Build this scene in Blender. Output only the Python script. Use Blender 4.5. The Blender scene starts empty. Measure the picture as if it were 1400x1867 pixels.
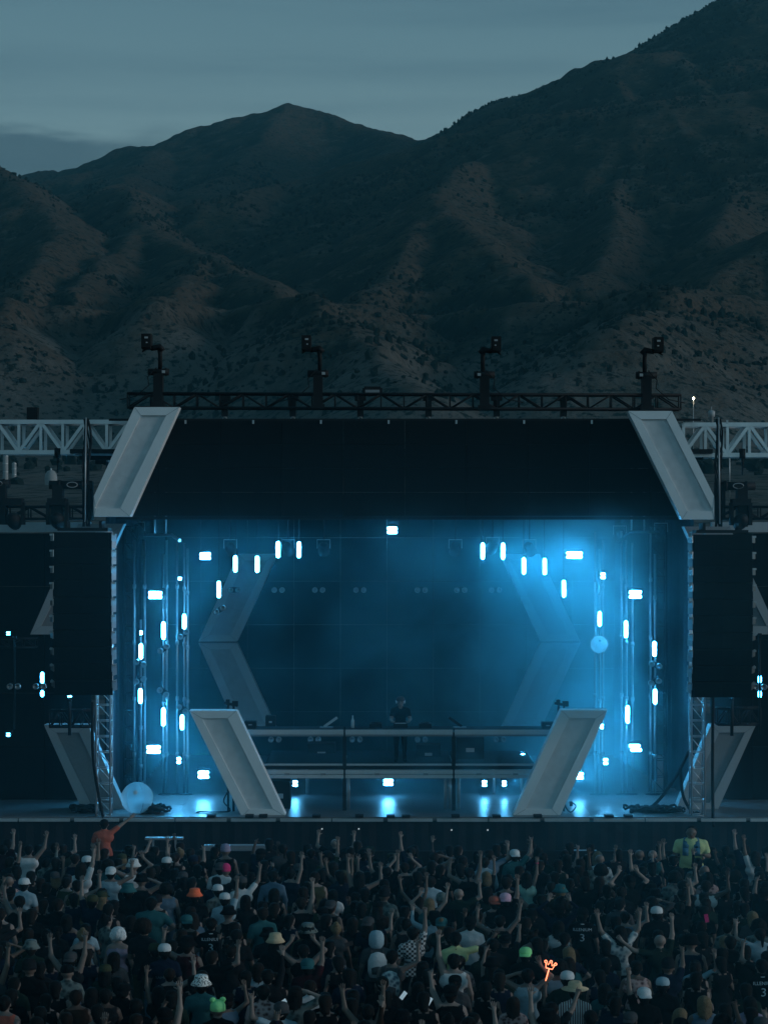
import bpy, math, random
import numpy as np
from mathutils import Vector, Matrix
R = math.radians
SC = bpy.context.scene
COL = SC.collection

# ------------------------------------------------------------------ camera, sky, sun, exposure
F_PX, HOR, CAM_Z = 3600.0, 980.0, 9.0          # focal length in photo pixels, horizon row, camera height
cam = bpy.data.cameras.new('camera')
cam.sensor_fit = 'HORIZONTAL'; cam.sensor_width = 36.0
cam.lens = 36.0 * F_PX / 1400.0
cam.shift_y = (HOR - 933.5) / 1400.0
cam.clip_start = 0.5; cam.clip_end = 20000
cam_ob = bpy.data.objects.new('camera', cam); COL.objects.link(cam_ob)
cam_ob.location = (0, 0, CAM_Z); cam_ob.rotation_euler = (R(90), 0, 0)
SC.camera = cam_ob

SUN_EL, SUN_AZ = 4.0, 102.0                     # low behind the camera, to its right (azimuth from +Y, clockwise)
world = bpy.data.worlds.new('World'); SC.world = world; world.use_nodes = True
wn, wl = world.node_tree.nodes, world.node_tree.links
bg = wn['Background']
sky = wn.new('ShaderNodeTexSky'); sky.sky_type = 'NISHITA'; sky.sun_disc = False
sky.sun_elevation = R(SUN_EL); sky.sun_rotation = R(SUN_AZ)
sky.air_density = 1.0; sky.dust_density = 2.0; sky.ozone_density = 3.0
tc = wn.new('ShaderNodeTexCoord')
def wnode(t, **k):
    x = wn.new(t)
    for a_, v_ in k.items(): setattr(x, a_, v_)
    return x
def wmap(src, a, b, c, d):                       # smooth remap a..b -> c..d
    x = wnode('ShaderNodeMapRange', interpolation_type='SMOOTHSTEP')
    for q, v in ((1, a), (2, b), (3, c), (4, d)): x.inputs[q].default_value = v
    wl.new(src, x.inputs[0]); return x.outputs[0]
def wmath(op, a, b):
    x = wnode('ShaderNodeMath', operation=op)
    for q, v in ((0, a), (1, b)):
        if isinstance(v, float): x.inputs[q].default_value = v
        else: wl.new(v, x.inputs[q])
    return x.outputs[0]
def wmix(f, a, b, blend='MIX'):
    x = wnode('ShaderNodeMix', data_type='RGBA', blend_type=blend)
    for q, v in ((0, f), (6, a), (7, b)):
        if isinstance(v, float): x.inputs[q].default_value = v
        elif isinstance(v, tuple): x.inputs[q].default_value = (*v, 1)
        else: wl.new(v, x.inputs[q])
    return x.outputs[2]
sxyz = wnode('ShaderNodeSeparateXYZ'); wl.new(tc.outputs['Generated'], sxyz.inputs[0])
def wnoise(sc, scale, det):
    m_ = wnode('ShaderNodeMapping'); m_.inputs['Scale'].default_value = sc; wl.new(tc.outputs['Generated'], m_.inputs['Vector'])
    x = wnode('ShaderNodeTexNoise'); x.inputs['Scale'].default_value = scale; x.inputs['Detail'].default_value = det; x.inputs['Roughness'].default_value = .55
    wl.new(m_.outputs[0], x.inputs['Vector']); return x.outputs['Fac']
SKY_STR = 0.12
# thin high overcast over the clear dusk sky, a little darker overhead
veil = wmix(wmap(sxyz.outputs[2], .22, .75, 0.0, 1.0), tuple(v / SKY_STR for v in (.218, .352, .388)), tuple(v / SKY_STR for v in (.030, .098, .125)))
veil = wmix(wmap(sxyz.outputs[2], .10, .27, 0.0, 1.0), wmix(1.0, veil, (1.36, 1.24, 1.16), 'MULTIPLY'), wmix(1.0, veil, (.62, .71, .77), 'MULTIPLY'))
veil = wmix(wmap(sxyz.outputs[1], .3, -.9, 0.0, 1.0), veil, wmix(1.0, veil, (1.42, 1.72, 1.92), 'MULTIPLY'))   # the west, behind the camera, still glows
skyc = wmix(.78, wmix(1.0, sky.outputs['Color'], (.72, 1.0, 1.0), 'MULTIPLY'), veil)
streak = wmap(wnoise((1.6, 1.6, 24.0), 1.3, 7), .40, .72, 0.0, .55)
skyc = wmix(streak, skyc, wmix(1.0, skyc, (.55, .62, .70), 'MULTIPLY'))
# a low cloud bank at the left, above the ridge
zz = wmath('ADD', sxyz.outputs[2], wmath('MULTIPLY', wmath('SUBTRACT', wnoise((7.0, 7.0, 40.0), 1.6, 6), .5), .035))
bank = wmath('MULTIPLY', wmath('MULTIPLY', wmap(zz, .196, .206, 1.0, 0.0), wmap(sxyz.outputs[0], -.155, -.06, 1.0, 0.0)), .8)
skyc = wmix(bank, skyc, tuple(v / SKY_STR for v in (.045, .098, .135)))
wl.new(skyc, bg.inputs['Color']); bg.inputs['Strength'].default_value = SKY_STR
sun = bpy.data.lights.new('sun', 'SUN'); sun.energy = 0.95; sun.angle = R(10); sun.color = (.88, .94, 1.0)
sun_ob = bpy.data.objects.new('sun', sun); COL.objects.link(sun_ob)
sun_ob.rotation_euler = (R(90 - 14), 0, R(180 - SUN_AZ) + R(0))
sun_ob.rotation_euler = Vector((-math.sin(R(SUN_AZ)), -math.cos(R(SUN_AZ)), -math.tan(R(12)))).to_track_quat('-Z', 'Y').to_euler()
vs = SC.view_settings
vs.view_transform = 'Standard'; vs.look = 'None'; vs.exposure = 0.0; vs.gamma = 1.0; vs.use_curve_mapping = False
cy = SC.cycles
cy.max_bounces = 5; cy.diffuse_bounces = 3; cy.glossy_bounces = 2; cy.transmission_bounces = 2; cy.transparent_max_bounces = 8
cy.volume_bounces = 1; cy.sample_clamp_indirect = 2.0; cy.sample_clamp_direct = 0
cy.use_denoising = True; cy.volume_step_rate = 1.0; cy.volume_max_steps = 64
cy.caustics_reflective = False; cy.caustics_refractive = False

# ------------------------------------------------------------------ helpers
def W(px, py, d):
    """world point that stands at depth d where the photo shows (px, py)"""
    return Vector(((px - 700) * d / F_PX, d, CAM_Z - (py - HOR) * d / F_PX))
def M_(px, d): return px * d / F_PX              # photo pixels to metres at depth d

class MB:
    def __init__(s): s.v, s.f, s.m, s.cur, s.sm = [], [], [], 0, []
    def mat(s, i): s.cur = i; return s
    def add(s, vs, fs, smooth=False):
        o = len(s.v); s.v += [tuple(p) for p in vs]
        for f in fs: s.f.append([o + i for i in f]); s.m.append(s.cur); s.sm.append(smooth)
        return s
    def box(s, c, size, rot=None):
        x, y, z = [k / 2 for k in size]; c = Vector(c)
        P = [Vector((a * x, b * y, e * z)) for a in (-1, 1) for b in (-1, 1) for e in (-1, 1)]
        if rot is not None: P = [rot @ p for p in P]
        return s.add([c + p for p in P], [(0, 1, 3, 2), (4, 6, 7, 5), (0, 4, 5, 1), (2, 3, 7, 6), (0, 2, 6, 4), (1, 5, 7, 3)])
    def tube(s, pts, rad, n=8, caps=True, smooth=True):
        pts = [Vector(p) for p in pts]; k = len(pts)
        if not hasattr(rad, '__len__'): rad = [rad] * k
        vs, fs = [], []; ref = None
        for i, p in enumerate(pts):
            t = (pts[min(i + 1, k - 1)] - pts[max(i - 1, 0)]).normalized()
            if ref is None: ref = Vector((0, 0, 1)) if abs(t.z) < .9 else Vector((0, 1, 0))
            a = t.cross(ref)
            if a.length < 1e-4: a = t.orthogonal()
            a.normalize(); b = t.cross(a).normalized(); ref = -b if False else ref
            for j in range(n):
                g = 2 * math.pi * (j + .5) / n
                vs.append(p + (a * math.cos(g) + b * math.sin(g)) * rad[i])
        for i in range(k - 1):
            for j in range(n):
                fs.append((i * n + j, i * n + (j + 1) % n, (i + 1) * n + (j + 1) % n, (i + 1) * n + j))
        s.add(vs, fs, smooth)
        if caps:
            o = len(s.v) - len(vs)
            s.f.append([o + j for j in range(n)][::-1]); s.m.append(s.cur); s.sm.append(False)
            s.f.append([o + (k - 1) * n + j for j in range(n)]); s.m.append(s.cur); s.sm.append(False)
        return s
    def bar(s, a, b, w, h=None):
        """square section bar"""
        a, b = Vector(a), Vector(b); h = h or w; t = (b - a).normalized()
        up = Vector((0, 1, 0)) if abs(t.y) < .9 else Vector((0, 0, 1))
        x = t.cross(up).normalized() * w / 2; y = x.cross(t).normalized() * h / 2
        vs = [q + i * x + j * y for q in (a, b) for i, j in ((-1, -1), (1, -1), (1, 1), (-1, 1))]
        return s.add(vs, [(3, 2, 1, 0), (4, 5, 6, 7), (0, 1, 5, 4), (1, 2, 6, 5), (2, 3, 7, 6), (3, 0, 4, 7)])
    def lathe(s, prof, n=20, c=(0, 0, 0), rot=None, sx=1, sy=1, smooth=True):
        c = Vector(c); vs, fs = [], []
        for r, z in prof:
            for j in range(n):
                g = 2 * math.pi * j / n
                p = Vector((r * sx * math.cos(g), r * sy * math.sin(g), z))
                vs.append(c + (rot @ p if rot is not None else p))
        for i in range(len(prof) - 1):
            for j in range(n):
                fs.append((i * n + j, i * n + (j + 1) % n, (i + 1) * n + (j + 1) % n, (i + 1) * n + j))
        return s.add(vs, fs, smooth)
    def prism(s, poly, y0, y1):
        """poly of (x, z), extruded along y"""
        k = len(poly)
        vs = [(x, y0, z) for x, z in poly] + [(x, y1, z) for x, z in poly]
        return s.add(vs, [tuple(range(k)), tuple(range(2 * k - 1, k - 1, -1))] + [(i, i + k, (i + 1) % k + k, (i + 1) % k) for i in range(k)])
    def mesh(s, name, mats):
        me = bpy.data.meshes.new(name); me.from_pydata(s.v, [], s.f)
        for m in mats: me.materials.append(m)
        me.polygons.foreach_set('material_index', s.m); me.polygons.foreach_set('use_smooth', s.sm)
        me.update(); return me
    def build(s, name, mats, parent=None, **k):
        if not isinstance(mats, (list, tuple)): mats = [mats]
        return link(name, s.mesh(name, mats), parent, **k)

def link(name, data, parent=None, loc=None, label=None, cat=None, group=None, kind=None):
    o = bpy.data.objects.new(name, data); COL.objects.link(o)
    if parent is not None:
        o.parent = parent

    if loc is not None: o.location = loc
    for k, v in (('label', label), ('category', cat), ('group', group), ('kind', kind)):
        if v: o[k] = v
    return o
def thing(name, label, cat, loc=(0, 0, 0), group=None):
    """an Empty at the base of a thing; its parts' meshes are given in world coordinates and offset back"""
    o = link(name, None, None, loc=loc, label=label, cat=cat, group=group)
    o.empty_display_size = .2
    return o
def part(mb, name, mats, parent, wloc=True, **k):
    """a part whose mesh was built in world coordinates under a thing standing at parent.location"""
    base = parent
    off = Vector((0, 0, 0))
    while base is not None: off += Vector(base.location); base = base.parent
    if wloc: mb.v = [(p[0] - off.x, p[1] - off.y, p[2] - off.z) for p in mb.v]
    return mb.build(name, mats, parent, loc=(0, 0, 0), **k)

def nmat(name): 
    m = bpy.data.materials.new(name); m.use_nodes = True
    return m, m.node_tree.nodes, m.node_tree.links, m.node_tree.nodes['Principled BSDF']
def simple(name, col, rough=.6, metal=0.0, var=.12, scale=8.0, bump=0.0, bscale=40.0, spec=.5):
    m, n, l, b = nmat(name)
    b.inputs['Roughness'].default_value = rough; b.inputs['Metallic'].default_value = metal
    b.inputs['Specular IOR Level'].default_value = spec
    t = n.new('ShaderNodeTexCoord'); x = n.new('ShaderNodeTexNoise')
    x.inputs['Scale'].default_value = scale; x.inputs['Detail'].default_value = 5
    l.new(t.outputs['Object'], x.inputs['Vector'])
    r = n.new('ShaderNodeMix'); r.data_type = 'RGBA'
    r.inputs[6].default_value = (*[c * (1 - var * 1.6) for c in col], 1); r.inputs[7].default_value = (*[min(1, c * (1 + var * 1.6)) for c in col], 1)
    l.new(x.outputs['Fac'], r.inputs[0]); l.new(r.outputs[2], b.inputs['Base Color'])
    if bump:
        y = n.new('ShaderNodeTexNoise'); y.inputs['Scale'].default_value = bscale; y.inputs['Detail'].default_value = 3
        l.new(t.outputs['Object'], y.inputs['Vector'])
        u = n.new('ShaderNodeBump'); u.inputs['Strength'].default_value = bump; u.inputs['Distance'].default_value = .02
        l.new(y.outputs['Fac'], u.inputs['Height']); l.new(u.outputs['Normal'], b.inputs['Normal'])
    return m
def emit(name, col, strength):
    m, n, l, b = nmat(name)
    b.inputs['Base Color'].default_value = (.8, .8, .8, 1)
    b.inputs['Emission Color'].default_value = (*col, 1); b.inputs['Emission Strength'].default_value = strength
    return m

# value noise for the terrain
def vnoise(x, y, seed):
    rs = np.random.RandomState(seed); T = rs.rand(256, 256)
    xi, yi = np.floor(x).astype(int), np.floor(y).astype(int); fx, fy = x - xi, y - yi
    fx, fy = fx * fx * (3 - 2 * fx), fy * fy * (3 - 2 * fy)
    g = lambda a, b: T[a & 255, b & 255]
    return (g(xi, yi) * (1 - fx) + g(xi + 1, yi) * fx) * (1 - fy) + (g(xi, yi + 1) * (1 - fx) + g(xi + 1, yi + 1) * fx) * fy
def fbm(x, y, seed, octs=5, gain=.5):
    a, t, s = 1.0, 0.0, 0.0
    for i in range(octs):
        t = t + a * (vnoise(x, y, seed + i) * 2 - 1); s += a; a *= gain; x = x * 2.03 + 7.1; y = y * 2.03 + 3.7
    return t / s

STEEL = simple('galvanised_steel', (.42, .43, .44), .45, .6, .15, 3, .15, 25)
ALU = simple('brushed_aluminium', (.55, .56, .57), .42, .75, .12, 4)
CHROME = simple('scuffed_pipe', (.30, .31, .32), .32, .9, .1, 6)
RAIL = simple('silver_painted_rail', (.46, .47, .48), .5, .2, .10, 3, .1, 40)
BLACK = simple('black_powder_coat', (.008, .008, .009), .65, .0, .3, 5, .1, 40, .2)
RUBBER = simple('matt_black_rubber', (.009, .009, .010), .8, 0, .3, 9, 0, 40, .2)
SPKBLK = simple('speaker_black', (.007, .008, .009), .8, 0, .3, 5, .2, 60, .1)
SPKPLATE = simple('rigging_plate_metal', (.30, .31, .32), .38, .95, .2, 4)
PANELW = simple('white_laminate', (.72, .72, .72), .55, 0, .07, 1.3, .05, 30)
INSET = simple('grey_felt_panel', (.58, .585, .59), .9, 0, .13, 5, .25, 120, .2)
PANEL_SHADED = simple('shaded_white_laminate', (.34, .35, .36), .6, 0, .05, 1.3, .05, 30)  # white laminate with the wing overhang's shade put into its colour
INSET_SHADED = simple('shaded_grey_felt_panel', (.22, .225, .23), .9, 0, .10, 14, .25, 120, .2)  # inset felt darkened by the same painted-in shade
LEDBLK = simple('led_tile_black', (.005, .006, .007), .7, 0, .25, 2.5, .1, 60, .08)
DRAPE = simple('black_drape', (.016, .017, .02), .9, 0, .2, 2, .3, 12, .1)
GREYCASE = simple('grey_plastic', (.2, .21, .22), .5, 0, .1)
PALE = simple('pale_fabric', (.45, .46, .46), .8, 0, .12, 2, .1)
WHITEDOT = simple('white_label', (.36, .36, .36), .6, 0, .03)
# ------------------------------------------------------------------ terrain
def ridge_points(rows): return [W(px, py, d) for px, py, d in rows]
RIDGES = [  # crest lines: (photo x, photo y, distance in metres), slope of the flanks, gully strength
 ([(-420,380,4300),(-200,345,4200),(-60,330,4100),(30,322,4000),(75,313,4000),(120,315,3950),(165,296,3900),(235,264,3850),(275,261,3800),(300,257,3800),(345,236,3800),(420,217,3850),(490,205,3900),(525,191,3900),(560,197,3900),(625,213,3800),(700,238,3700),(770,255,3600)], .50, .05),
 ([(770,255,3600),(800,248,3400),(870,207,3200),(900,193,3100),(1000,159,2950),(1085,123,2850),(1110,109,2800),(1150,95,2750),(1185,91,2750),(1225,92,2800)], .58, .06),
 ([(1205,100,3050),(1250,56,3050),(1285,33,3100),(1340,11,3100),(1372,0,3100),(1470,-50,3100),(1620,-90,3200),(1900,-40,3400)], .55, .06),
 ([(1110,109,2800),(1140,160,2600),(1150,240,2350),(1130,330,2100),(1110,420,1850),(1090,500,1620)], .62, .07),
 ([(1225,92,2800),(1290,170,2500),(1330,260,2250),(1340,350,2000),(1290,430,1750)], .62, .08),
 ([(1040,180,2800),(960,238,2600),(880,282,2350),(800,330,2120),(775,362,2000),(800,392,1900),(870,445,1760),(950,505,1600),(1015,542,1500)], .60, .06),
 ([(775,362,2000),(740,430,1850),(690,500,1680),(640,560,1500)], .66, .08),
 ([(700,238,3700),(735,282,3100),(680,300,2950),(600,316,2800),(520,330,2650),(430,352,2480)], .50, .04),
 ([(525,191,3900),(470,260,3500),(440,318,3150),(380,345,2900)], .46, .03),
 ([(620,316,2800),(590,400,2350),(560,480,2000),(520,560,1650)], .60, .07),
 ([(300,257,3800),(260,300,3400),(235,335,2900),(175,345,2700)], .48, .04),
 ([(175,345,2700),(240,345,2500),(262,412,2200),(320,448,2000),(372,468,1850),(430,495,1720),(500,530,1560),(545,560,1450),(640,592,1280),(720,660,1120),(790,720,1000)], .60, .08),
 ([(372,468,1850),(330,520,1600),(300,580,1380)], .62, .09),
 ([(262,412,2200),(190,470,1900),(120,560,1500)], .62, .09),
 ([(-260,250,2700),(-90,285,2600),(0,311,2450),(55,348,2300),(110,420,2000),(60,500,1700),(20,590,1350)], .60, .08),
 ([(1720,330,1700),(1520,390,1650),(1400,445,1600),(1300,508,1480),(1215,545,1380),(1120,600,1180)], .52, .07),
]
NU, NV = 620, 560
uu = np.linspace(-.40, .46, NU); vv = np.linspace(0, 1, NV)
dist = 95 + 4700 * (vv ** 1.55)
U, Dp = np.meshgrid(uu, dist); GX, GY = U * (Dp + 500), Dp
wx = GX + 22 * fbm(GX / 260, GY / 260, 3, 4); wy = GY + 22 * fbm(GX / 260, GY / 260, 13, 4)
base = np.clip((GY - 110) * .058, 0, None) + 7 * fbm(GX / 210, GY / 210, 31, 5) * np.clip((GY - 200) / 500, 0, 1)
base = np.where(GY > 1500, base + 0.05 * (GY - 1500), base)
Hm = base.copy()
def smax(a, b, k): 
    h = np.clip(.5 + .5 * (a - b) / k, 0, 1); return b + (a - b) * h + k * h * (1 - h)
near = np.full(GX.shape, 1e9)
for ri, (rows, slope, gul) in enumerate(RIDGES):
    P = ridge_points(rows); best = np.full(GX.shape, -1e9); arc = 0.0
    for a, b in zip(P[:-1], P[1:]):
        dx, dy = b.x - a.x, b.y - a.y; L2 = dx * dx + dy * dy; L = math.sqrt(L2)
        t = np.clip(((wx - a.x) * dx + (wy - a.y) * dy) / L2, 0, 1)
        ds = np.sqrt((wx - a.x - t * dx) ** 2 + (wy - a.y - t * dy) ** 2)
        s = arc + t * L
        if ri < 3: near = np.minimum(near, ds)
        else: near = np.minimum(near, ds * 2.2 + 60)
        g = np.abs(vnoise(s / 75 + ri * 9.7, ds / 900 + ri, 50 + ri) * 2 - 1) + .5 * np.abs(vnoise(s / 31 + ri * 3.7, ds / 400 + ri, 80 + ri) * 2 - 1)
        z = a.z + (b.z - a.z) * t - (np.sqrt(ds * ds + 9 ** 2) - 9) * slope * (1 - .12 * np.clip(ds / 900, 0, 1)) - (.75 - g) * gul * np.clip(ds, 0, 240) * 3.6
        best = np.maximum(best, z); arc += L
    Hm = smax(Hm, best, 4)
amp = np.clip((Hm - base) / 60, 0, 1)
def ridged(x, y, seed, octs=4):
    t, a, s, w = 0.0, 1.0, 0.0, 1.0
    for i in range(octs):
        n_ = 1 - np.abs(vnoise(x, y, seed + i) * 2 - 1); n_ = n_ * n_; t = t + a * n_ * w; w = np.clip(n_ * 1.6, 0, 1); s += a; a *= .52; x = x * 2.1 + 5.3; y = y * 2.1 + 1.9
    return t / s - .35
Hm += amp * (36 * ridged(wx / 330, wy / 460, 141) + 17 * ridged(wx / 95, wy / 130, 161)) * np.clip((Hm - base) / 180, .25, 1) * np.clip((near - 30) / 330, .05, 1)
Hm += amp * (9 * fbm(GX / 75, GY / 75, 21, 5, .55) + 3.0 * fbm(GX / 17, GY / 17, 27, 3))
# old lake terrace: a level bench cut into the foothills
for zt, wd in ((184.0, 24.0), (118.0, 9.0)):
    k = np.clip(1 - np.abs(Hm - zt) / wd, 0, 1) * np.clip((2300 - GY) / 500, 0, 1)
    Hm = Hm - (Hm - zt) * np.clip(k * 1.5, 0, .92)
Hm = np.where(GY < 130, np.minimum(Hm, .0), Hm) - .02
vs_ = np.stack([GX.ravel(), GY.ravel(), Hm.ravel()], 1)
ii = np.arange(NU * NV).reshape(NV, NU)
qs = np.stack([ii[:-1, :-1], ii[:-1, 1:], ii[1:, 1:], ii[1:, :-1]], -1).reshape(-1, 4)
def np_mesh(name, v, q, mats, smooth=True):
    me = bpy.data.meshes.new(name); me.vertices.add(len(v)); me.vertices.foreach_set('co', np.asarray(v, dtype=np.float32).ravel())
    n, k = q.shape
    me.loops.add(n * k); me.loops.foreach_set('vertex_index', q.astype(np.int32).ravel())
    me.polygons.add(n); me.polygons.foreach_set('loop_start', (np.arange(n) * k).astype(np.int32))
    me.polygons.foreach_set('use_smooth', np.full(n, smooth))
    me.update(calc_edges=True)
    for m in mats: me.materials.append(m)
    return me
def hill_material():
    m, n, l, b = nmat('dry_hillside')
    b.inputs['Roughness'].default_value = .95; b.inputs['Specular IOR Level'].default_value = .1
    g = n.new('ShaderNodeNewGeometry')
    def noise(sc, det, rough=.6):
        x = n.new('ShaderNodeTexNoise'); x.inputs['Scale'].default_value = sc; x.inputs['Detail'].default_value = det; x.inputs['Roughness'].default_value = rough
        l.new(g.outputs['Position'], x.inputs['Vector']); return x
    def ramp(src, a, c):
        x = n.new('ShaderNodeMapRange'); x.inputs[1].default_value = a; x.inputs[2].default_value = c; l.new(src, x.inputs[0]); return x.outputs[0]
    def mix(f, a, c):
        x = n.new('ShaderNodeMix'); x.data_type = 'RGBA'; l.new(f, x.inputs[0])
        for i, q in ((6, a), (7, c)):
            if isinstance(q, tuple): x.inputs[i].default_value = (*q, 1)
            else: l.new(q, x.inputs[i])
        return x.outputs[2]
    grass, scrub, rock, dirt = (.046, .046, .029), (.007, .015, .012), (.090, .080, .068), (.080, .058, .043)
    # relief shading put into the colour: drier, barer ground on crests and on the slopes that face the sun; scrub in gullies and on shaded slopes
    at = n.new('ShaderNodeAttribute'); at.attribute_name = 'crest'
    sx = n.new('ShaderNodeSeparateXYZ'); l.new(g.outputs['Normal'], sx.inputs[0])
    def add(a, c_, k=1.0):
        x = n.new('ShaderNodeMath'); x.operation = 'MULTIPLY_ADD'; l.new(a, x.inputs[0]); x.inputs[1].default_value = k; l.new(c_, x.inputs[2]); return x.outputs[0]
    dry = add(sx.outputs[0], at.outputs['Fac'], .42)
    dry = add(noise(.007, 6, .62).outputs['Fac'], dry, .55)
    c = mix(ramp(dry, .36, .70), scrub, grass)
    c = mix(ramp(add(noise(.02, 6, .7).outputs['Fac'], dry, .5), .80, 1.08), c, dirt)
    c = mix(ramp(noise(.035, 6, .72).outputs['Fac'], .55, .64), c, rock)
    sz = n.new('ShaderNodeSeparateXYZ'); l.new(g.outputs['Position'], sz.inputs[0])      # washed-out old lake banks low on the slopes
    low = n.new('ShaderNodeMapRange'); low.inputs[1].default_value = 230; low.inputs[2].default_value = 90; low.inputs[3].default_value = 0; low.inputs[4].default_value = .30; l.new(sz.outputs[2], low.inputs[0])
    c = mix(ramp(add(noise(.012, 7, .7).outputs['Fac'], low.outputs[0]), .62, .82), c, (.125, .112, .098))
    v = noise(.16, 4, .7); c = mix(ramp(v.outputs['Fac'], .52, .60), c, scrub)
    l.new(c, b.inputs['Base Color'])
    u = n.new('ShaderNodeBump'); u.inputs['Strength'].default_value = 1.0; u.inputs['Distance'].default_value = 9.0
    l.new(noise(.06, 8, .65).outputs['Fac'], u.inputs['Height']); l.new(u.outputs['Normal'], b.inputs['Normal'])
    return m
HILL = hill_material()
def blur(A, k):
    for ax_ in (0, 1):
        P_ = np.concatenate([np.repeat(np.take(A, [0], ax_), k, ax_), A, np.repeat(np.take(A, [-1], ax_), k, ax_)], ax_); C_ = np.cumsum(P_, ax_)
        n_ = A.shape[ax_]; A = (np.take(C_, range(2 * k, n_ + 2 * k), ax_) - np.take(C_, range(0, n_), ax_)) / (2 * k)
    return A
crest = np.clip((Hm - blur(Hm, 3)) / 7, -1, 1) * .45 + np.clip((Hm - blur(Hm, 9)) / 26, -1, 1) * .55      # relief put into the colour: ridges drier and paler, gullies dark with scrub
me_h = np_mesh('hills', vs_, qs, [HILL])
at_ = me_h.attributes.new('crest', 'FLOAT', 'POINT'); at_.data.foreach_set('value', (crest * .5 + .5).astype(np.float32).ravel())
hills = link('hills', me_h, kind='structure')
gm = simple('trampled_field', (.02, .022, .018), .95, 0, .35, .6, .5, 6, .1)
gmb = MB(); 
gx = [-3000, -400, -60, -25, 25, 60, 400, 3000]; gy = [-400, -60, 0, 25, 60, 100, 140, 400]
gmb.add([(x, y, 0 if y < 120 else -3) for y in gy for x in gx], [(j * 8 + i, j * 8 + i + 1, j * 8 + i + 9, j * 8 + i + 8) for j in range(7) for i in range(7)])
gmb.build('ground', gm, kind='structure')

def ground_z(x, y):
    """terrain height under (x, y)"""
    v = (max(0, (y - 95)) / 4700) ** (1 / 1.55) * (NV - 1); u = (x / (y + 500) + .40) / .86 * (NU - 1)
    i, j = int(min(max(v, 0), NV - 2)), int(min(max(u, 0), NU - 2)); a, c = v - i, u - j
    return (Hm[i, j] * (1 - a) + Hm[i + 1, j] * a) * (1 - c) + (Hm[i, j + 1] * (1 - a) + Hm[i + 1, j + 1] * a) * c

# junipers and oak scrub on the slopes: far too many to count, one object
rng = np.random.RandomState(5)
SHRUB = simple('juniper_green', (.009, .015, .013), .95, 0, .35, .2, 0, 1, .1)
def scatter(n, dmin, dmax, seed):
    rs = np.random.RandomState(seed); V, Q = [], []; o = 0; made = 0
    dens = lambda x, y: vnoise(np.array(x / 160), np.array(y / 160), 91) * .6 + vnoise(np.array(x / 50), np.array(y / 50), 97) * .4
    ico = [(0, 0, 1.0)] + [(math.cos(a) * .8, math.sin(a) * .8, .45 + .2 * (i % 2)) for i, a in enumerate(np.linspace(0, 2 * math.pi, 6)[:-1])] + [(math.cos(a) * .75, math.sin(a) * .75, -.3) for a in np.linspace(.5, 2 * math.pi + .5, 6)[:-1]]
    tri = [(0, 1 + i, 1 + (i + 1) % 5) for i in range(5)] + [(1 + i, 6 + i, 1 + (i + 1) % 5) for i in range(5)] + [(1 + (i + 1) % 5, 6 + i, 6 + (i + 1) % 5) for i in range(5)]
    while made < n:
        y = dmin + (dmax - dmin) * rs.rand() ** .8; u = -.23 + .46 * rs.rand(); x = u * y
        bias = .08 * np.clip((u + .05) / .2, -.6, 1)
        if dens(x, y) + bias < .50 + .14 * rs.rand(): continue
        z = float(ground_z(x, y))
        s = (1.0 + 1.9 * rs.rand() ** 2) * (1 + .25 * y / 3000); tall = rs.choice([.8, 1.0, 1.7]); rot = rs.rand() * 6.28
        c, sn = math.cos(rot), math.sin(rot)
        for q in ico:
            k = s * (1 + .5 * (rs.rand() - .5)); V.append((x + (q[0] * c - q[1] * sn) * k, y + (q[0] * sn + q[1] * c) * k, z + q[2] * k * tall + .2))
        Q += [(o + a, o + b, o + e) for a, b, e in tri]; o += len(ico); made += 1
    return np.array(V), np.array(Q)
v_, q_ = scatter(9000, 1150, 3300, 11)
link('hillside_shrubs', np_mesh('hillside_shrubs', v_, q_, [SHRUB], False), kind='stuff')
v_, q_ = scatter(420, 420, 1150, 12)
link('foothill_scrub', np_mesh('foothill_scrub', v_, q_, [SHRUB], False), kind='stuff')

# the air between here and the mountains
hz, n, l, b = nmat('evening_air')
n.remove(b); vol = n.new('ShaderNodeVolumePrincipled')
vol.inputs['Color'].default_value = (.24, .76, .95, 1); vol.inputs['Density'].default_value = 0.6e-4; vol.inputs['Anisotropy'].default_value = .2
l.new(vol.outputs['Volume'], n['Material Output'].inputs['Volume'])
hzb = MB(); hzb.box((80, 2200, 395), (5200, 5400, 810)); hzb.build('haze', hz, kind='stuff')

# ---- things on the plain behind the stage
FARW = simple('weathered_white_paint', (.26, .26, .255), .7, 0, .12, .5)
LAMPY = emit('yard_lamp_glow', (1.0, .85, .55), 22)
LAMPW = emit('site_lamp_glow', (1.0, .95, .85), 22)
def far_lamp(px, py, d, lab, m):
    p = W(px, py, d); z0 = min(float(ground_z(p.x, p.y)), p.z - 2)
    t = thing('yard_lamp', lab, 'lamp', (p.x, p.y, z0))
    a = MB(); a.tube([(p.x, p.y, z0), (p.x, p.y, p.z)], .12, 6); part(a, 'post', STEEL, t)
    a = MB(); a.lathe([(.0, -.5), (.28, -.25), (.36, 0), (.28, .25), (0, .4)], 10, p + Vector((0, -.2, 0))); part(a, 'lamp_globe', m, t)
far_lamp(1264, 726, 620, 'bright warm yard lamp on the hillside above the right silver truss', LAMPY)
far_lamp(1330, 815, 400, 'small white lamp seen through the bays of the right silver truss', LAMPW)
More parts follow.
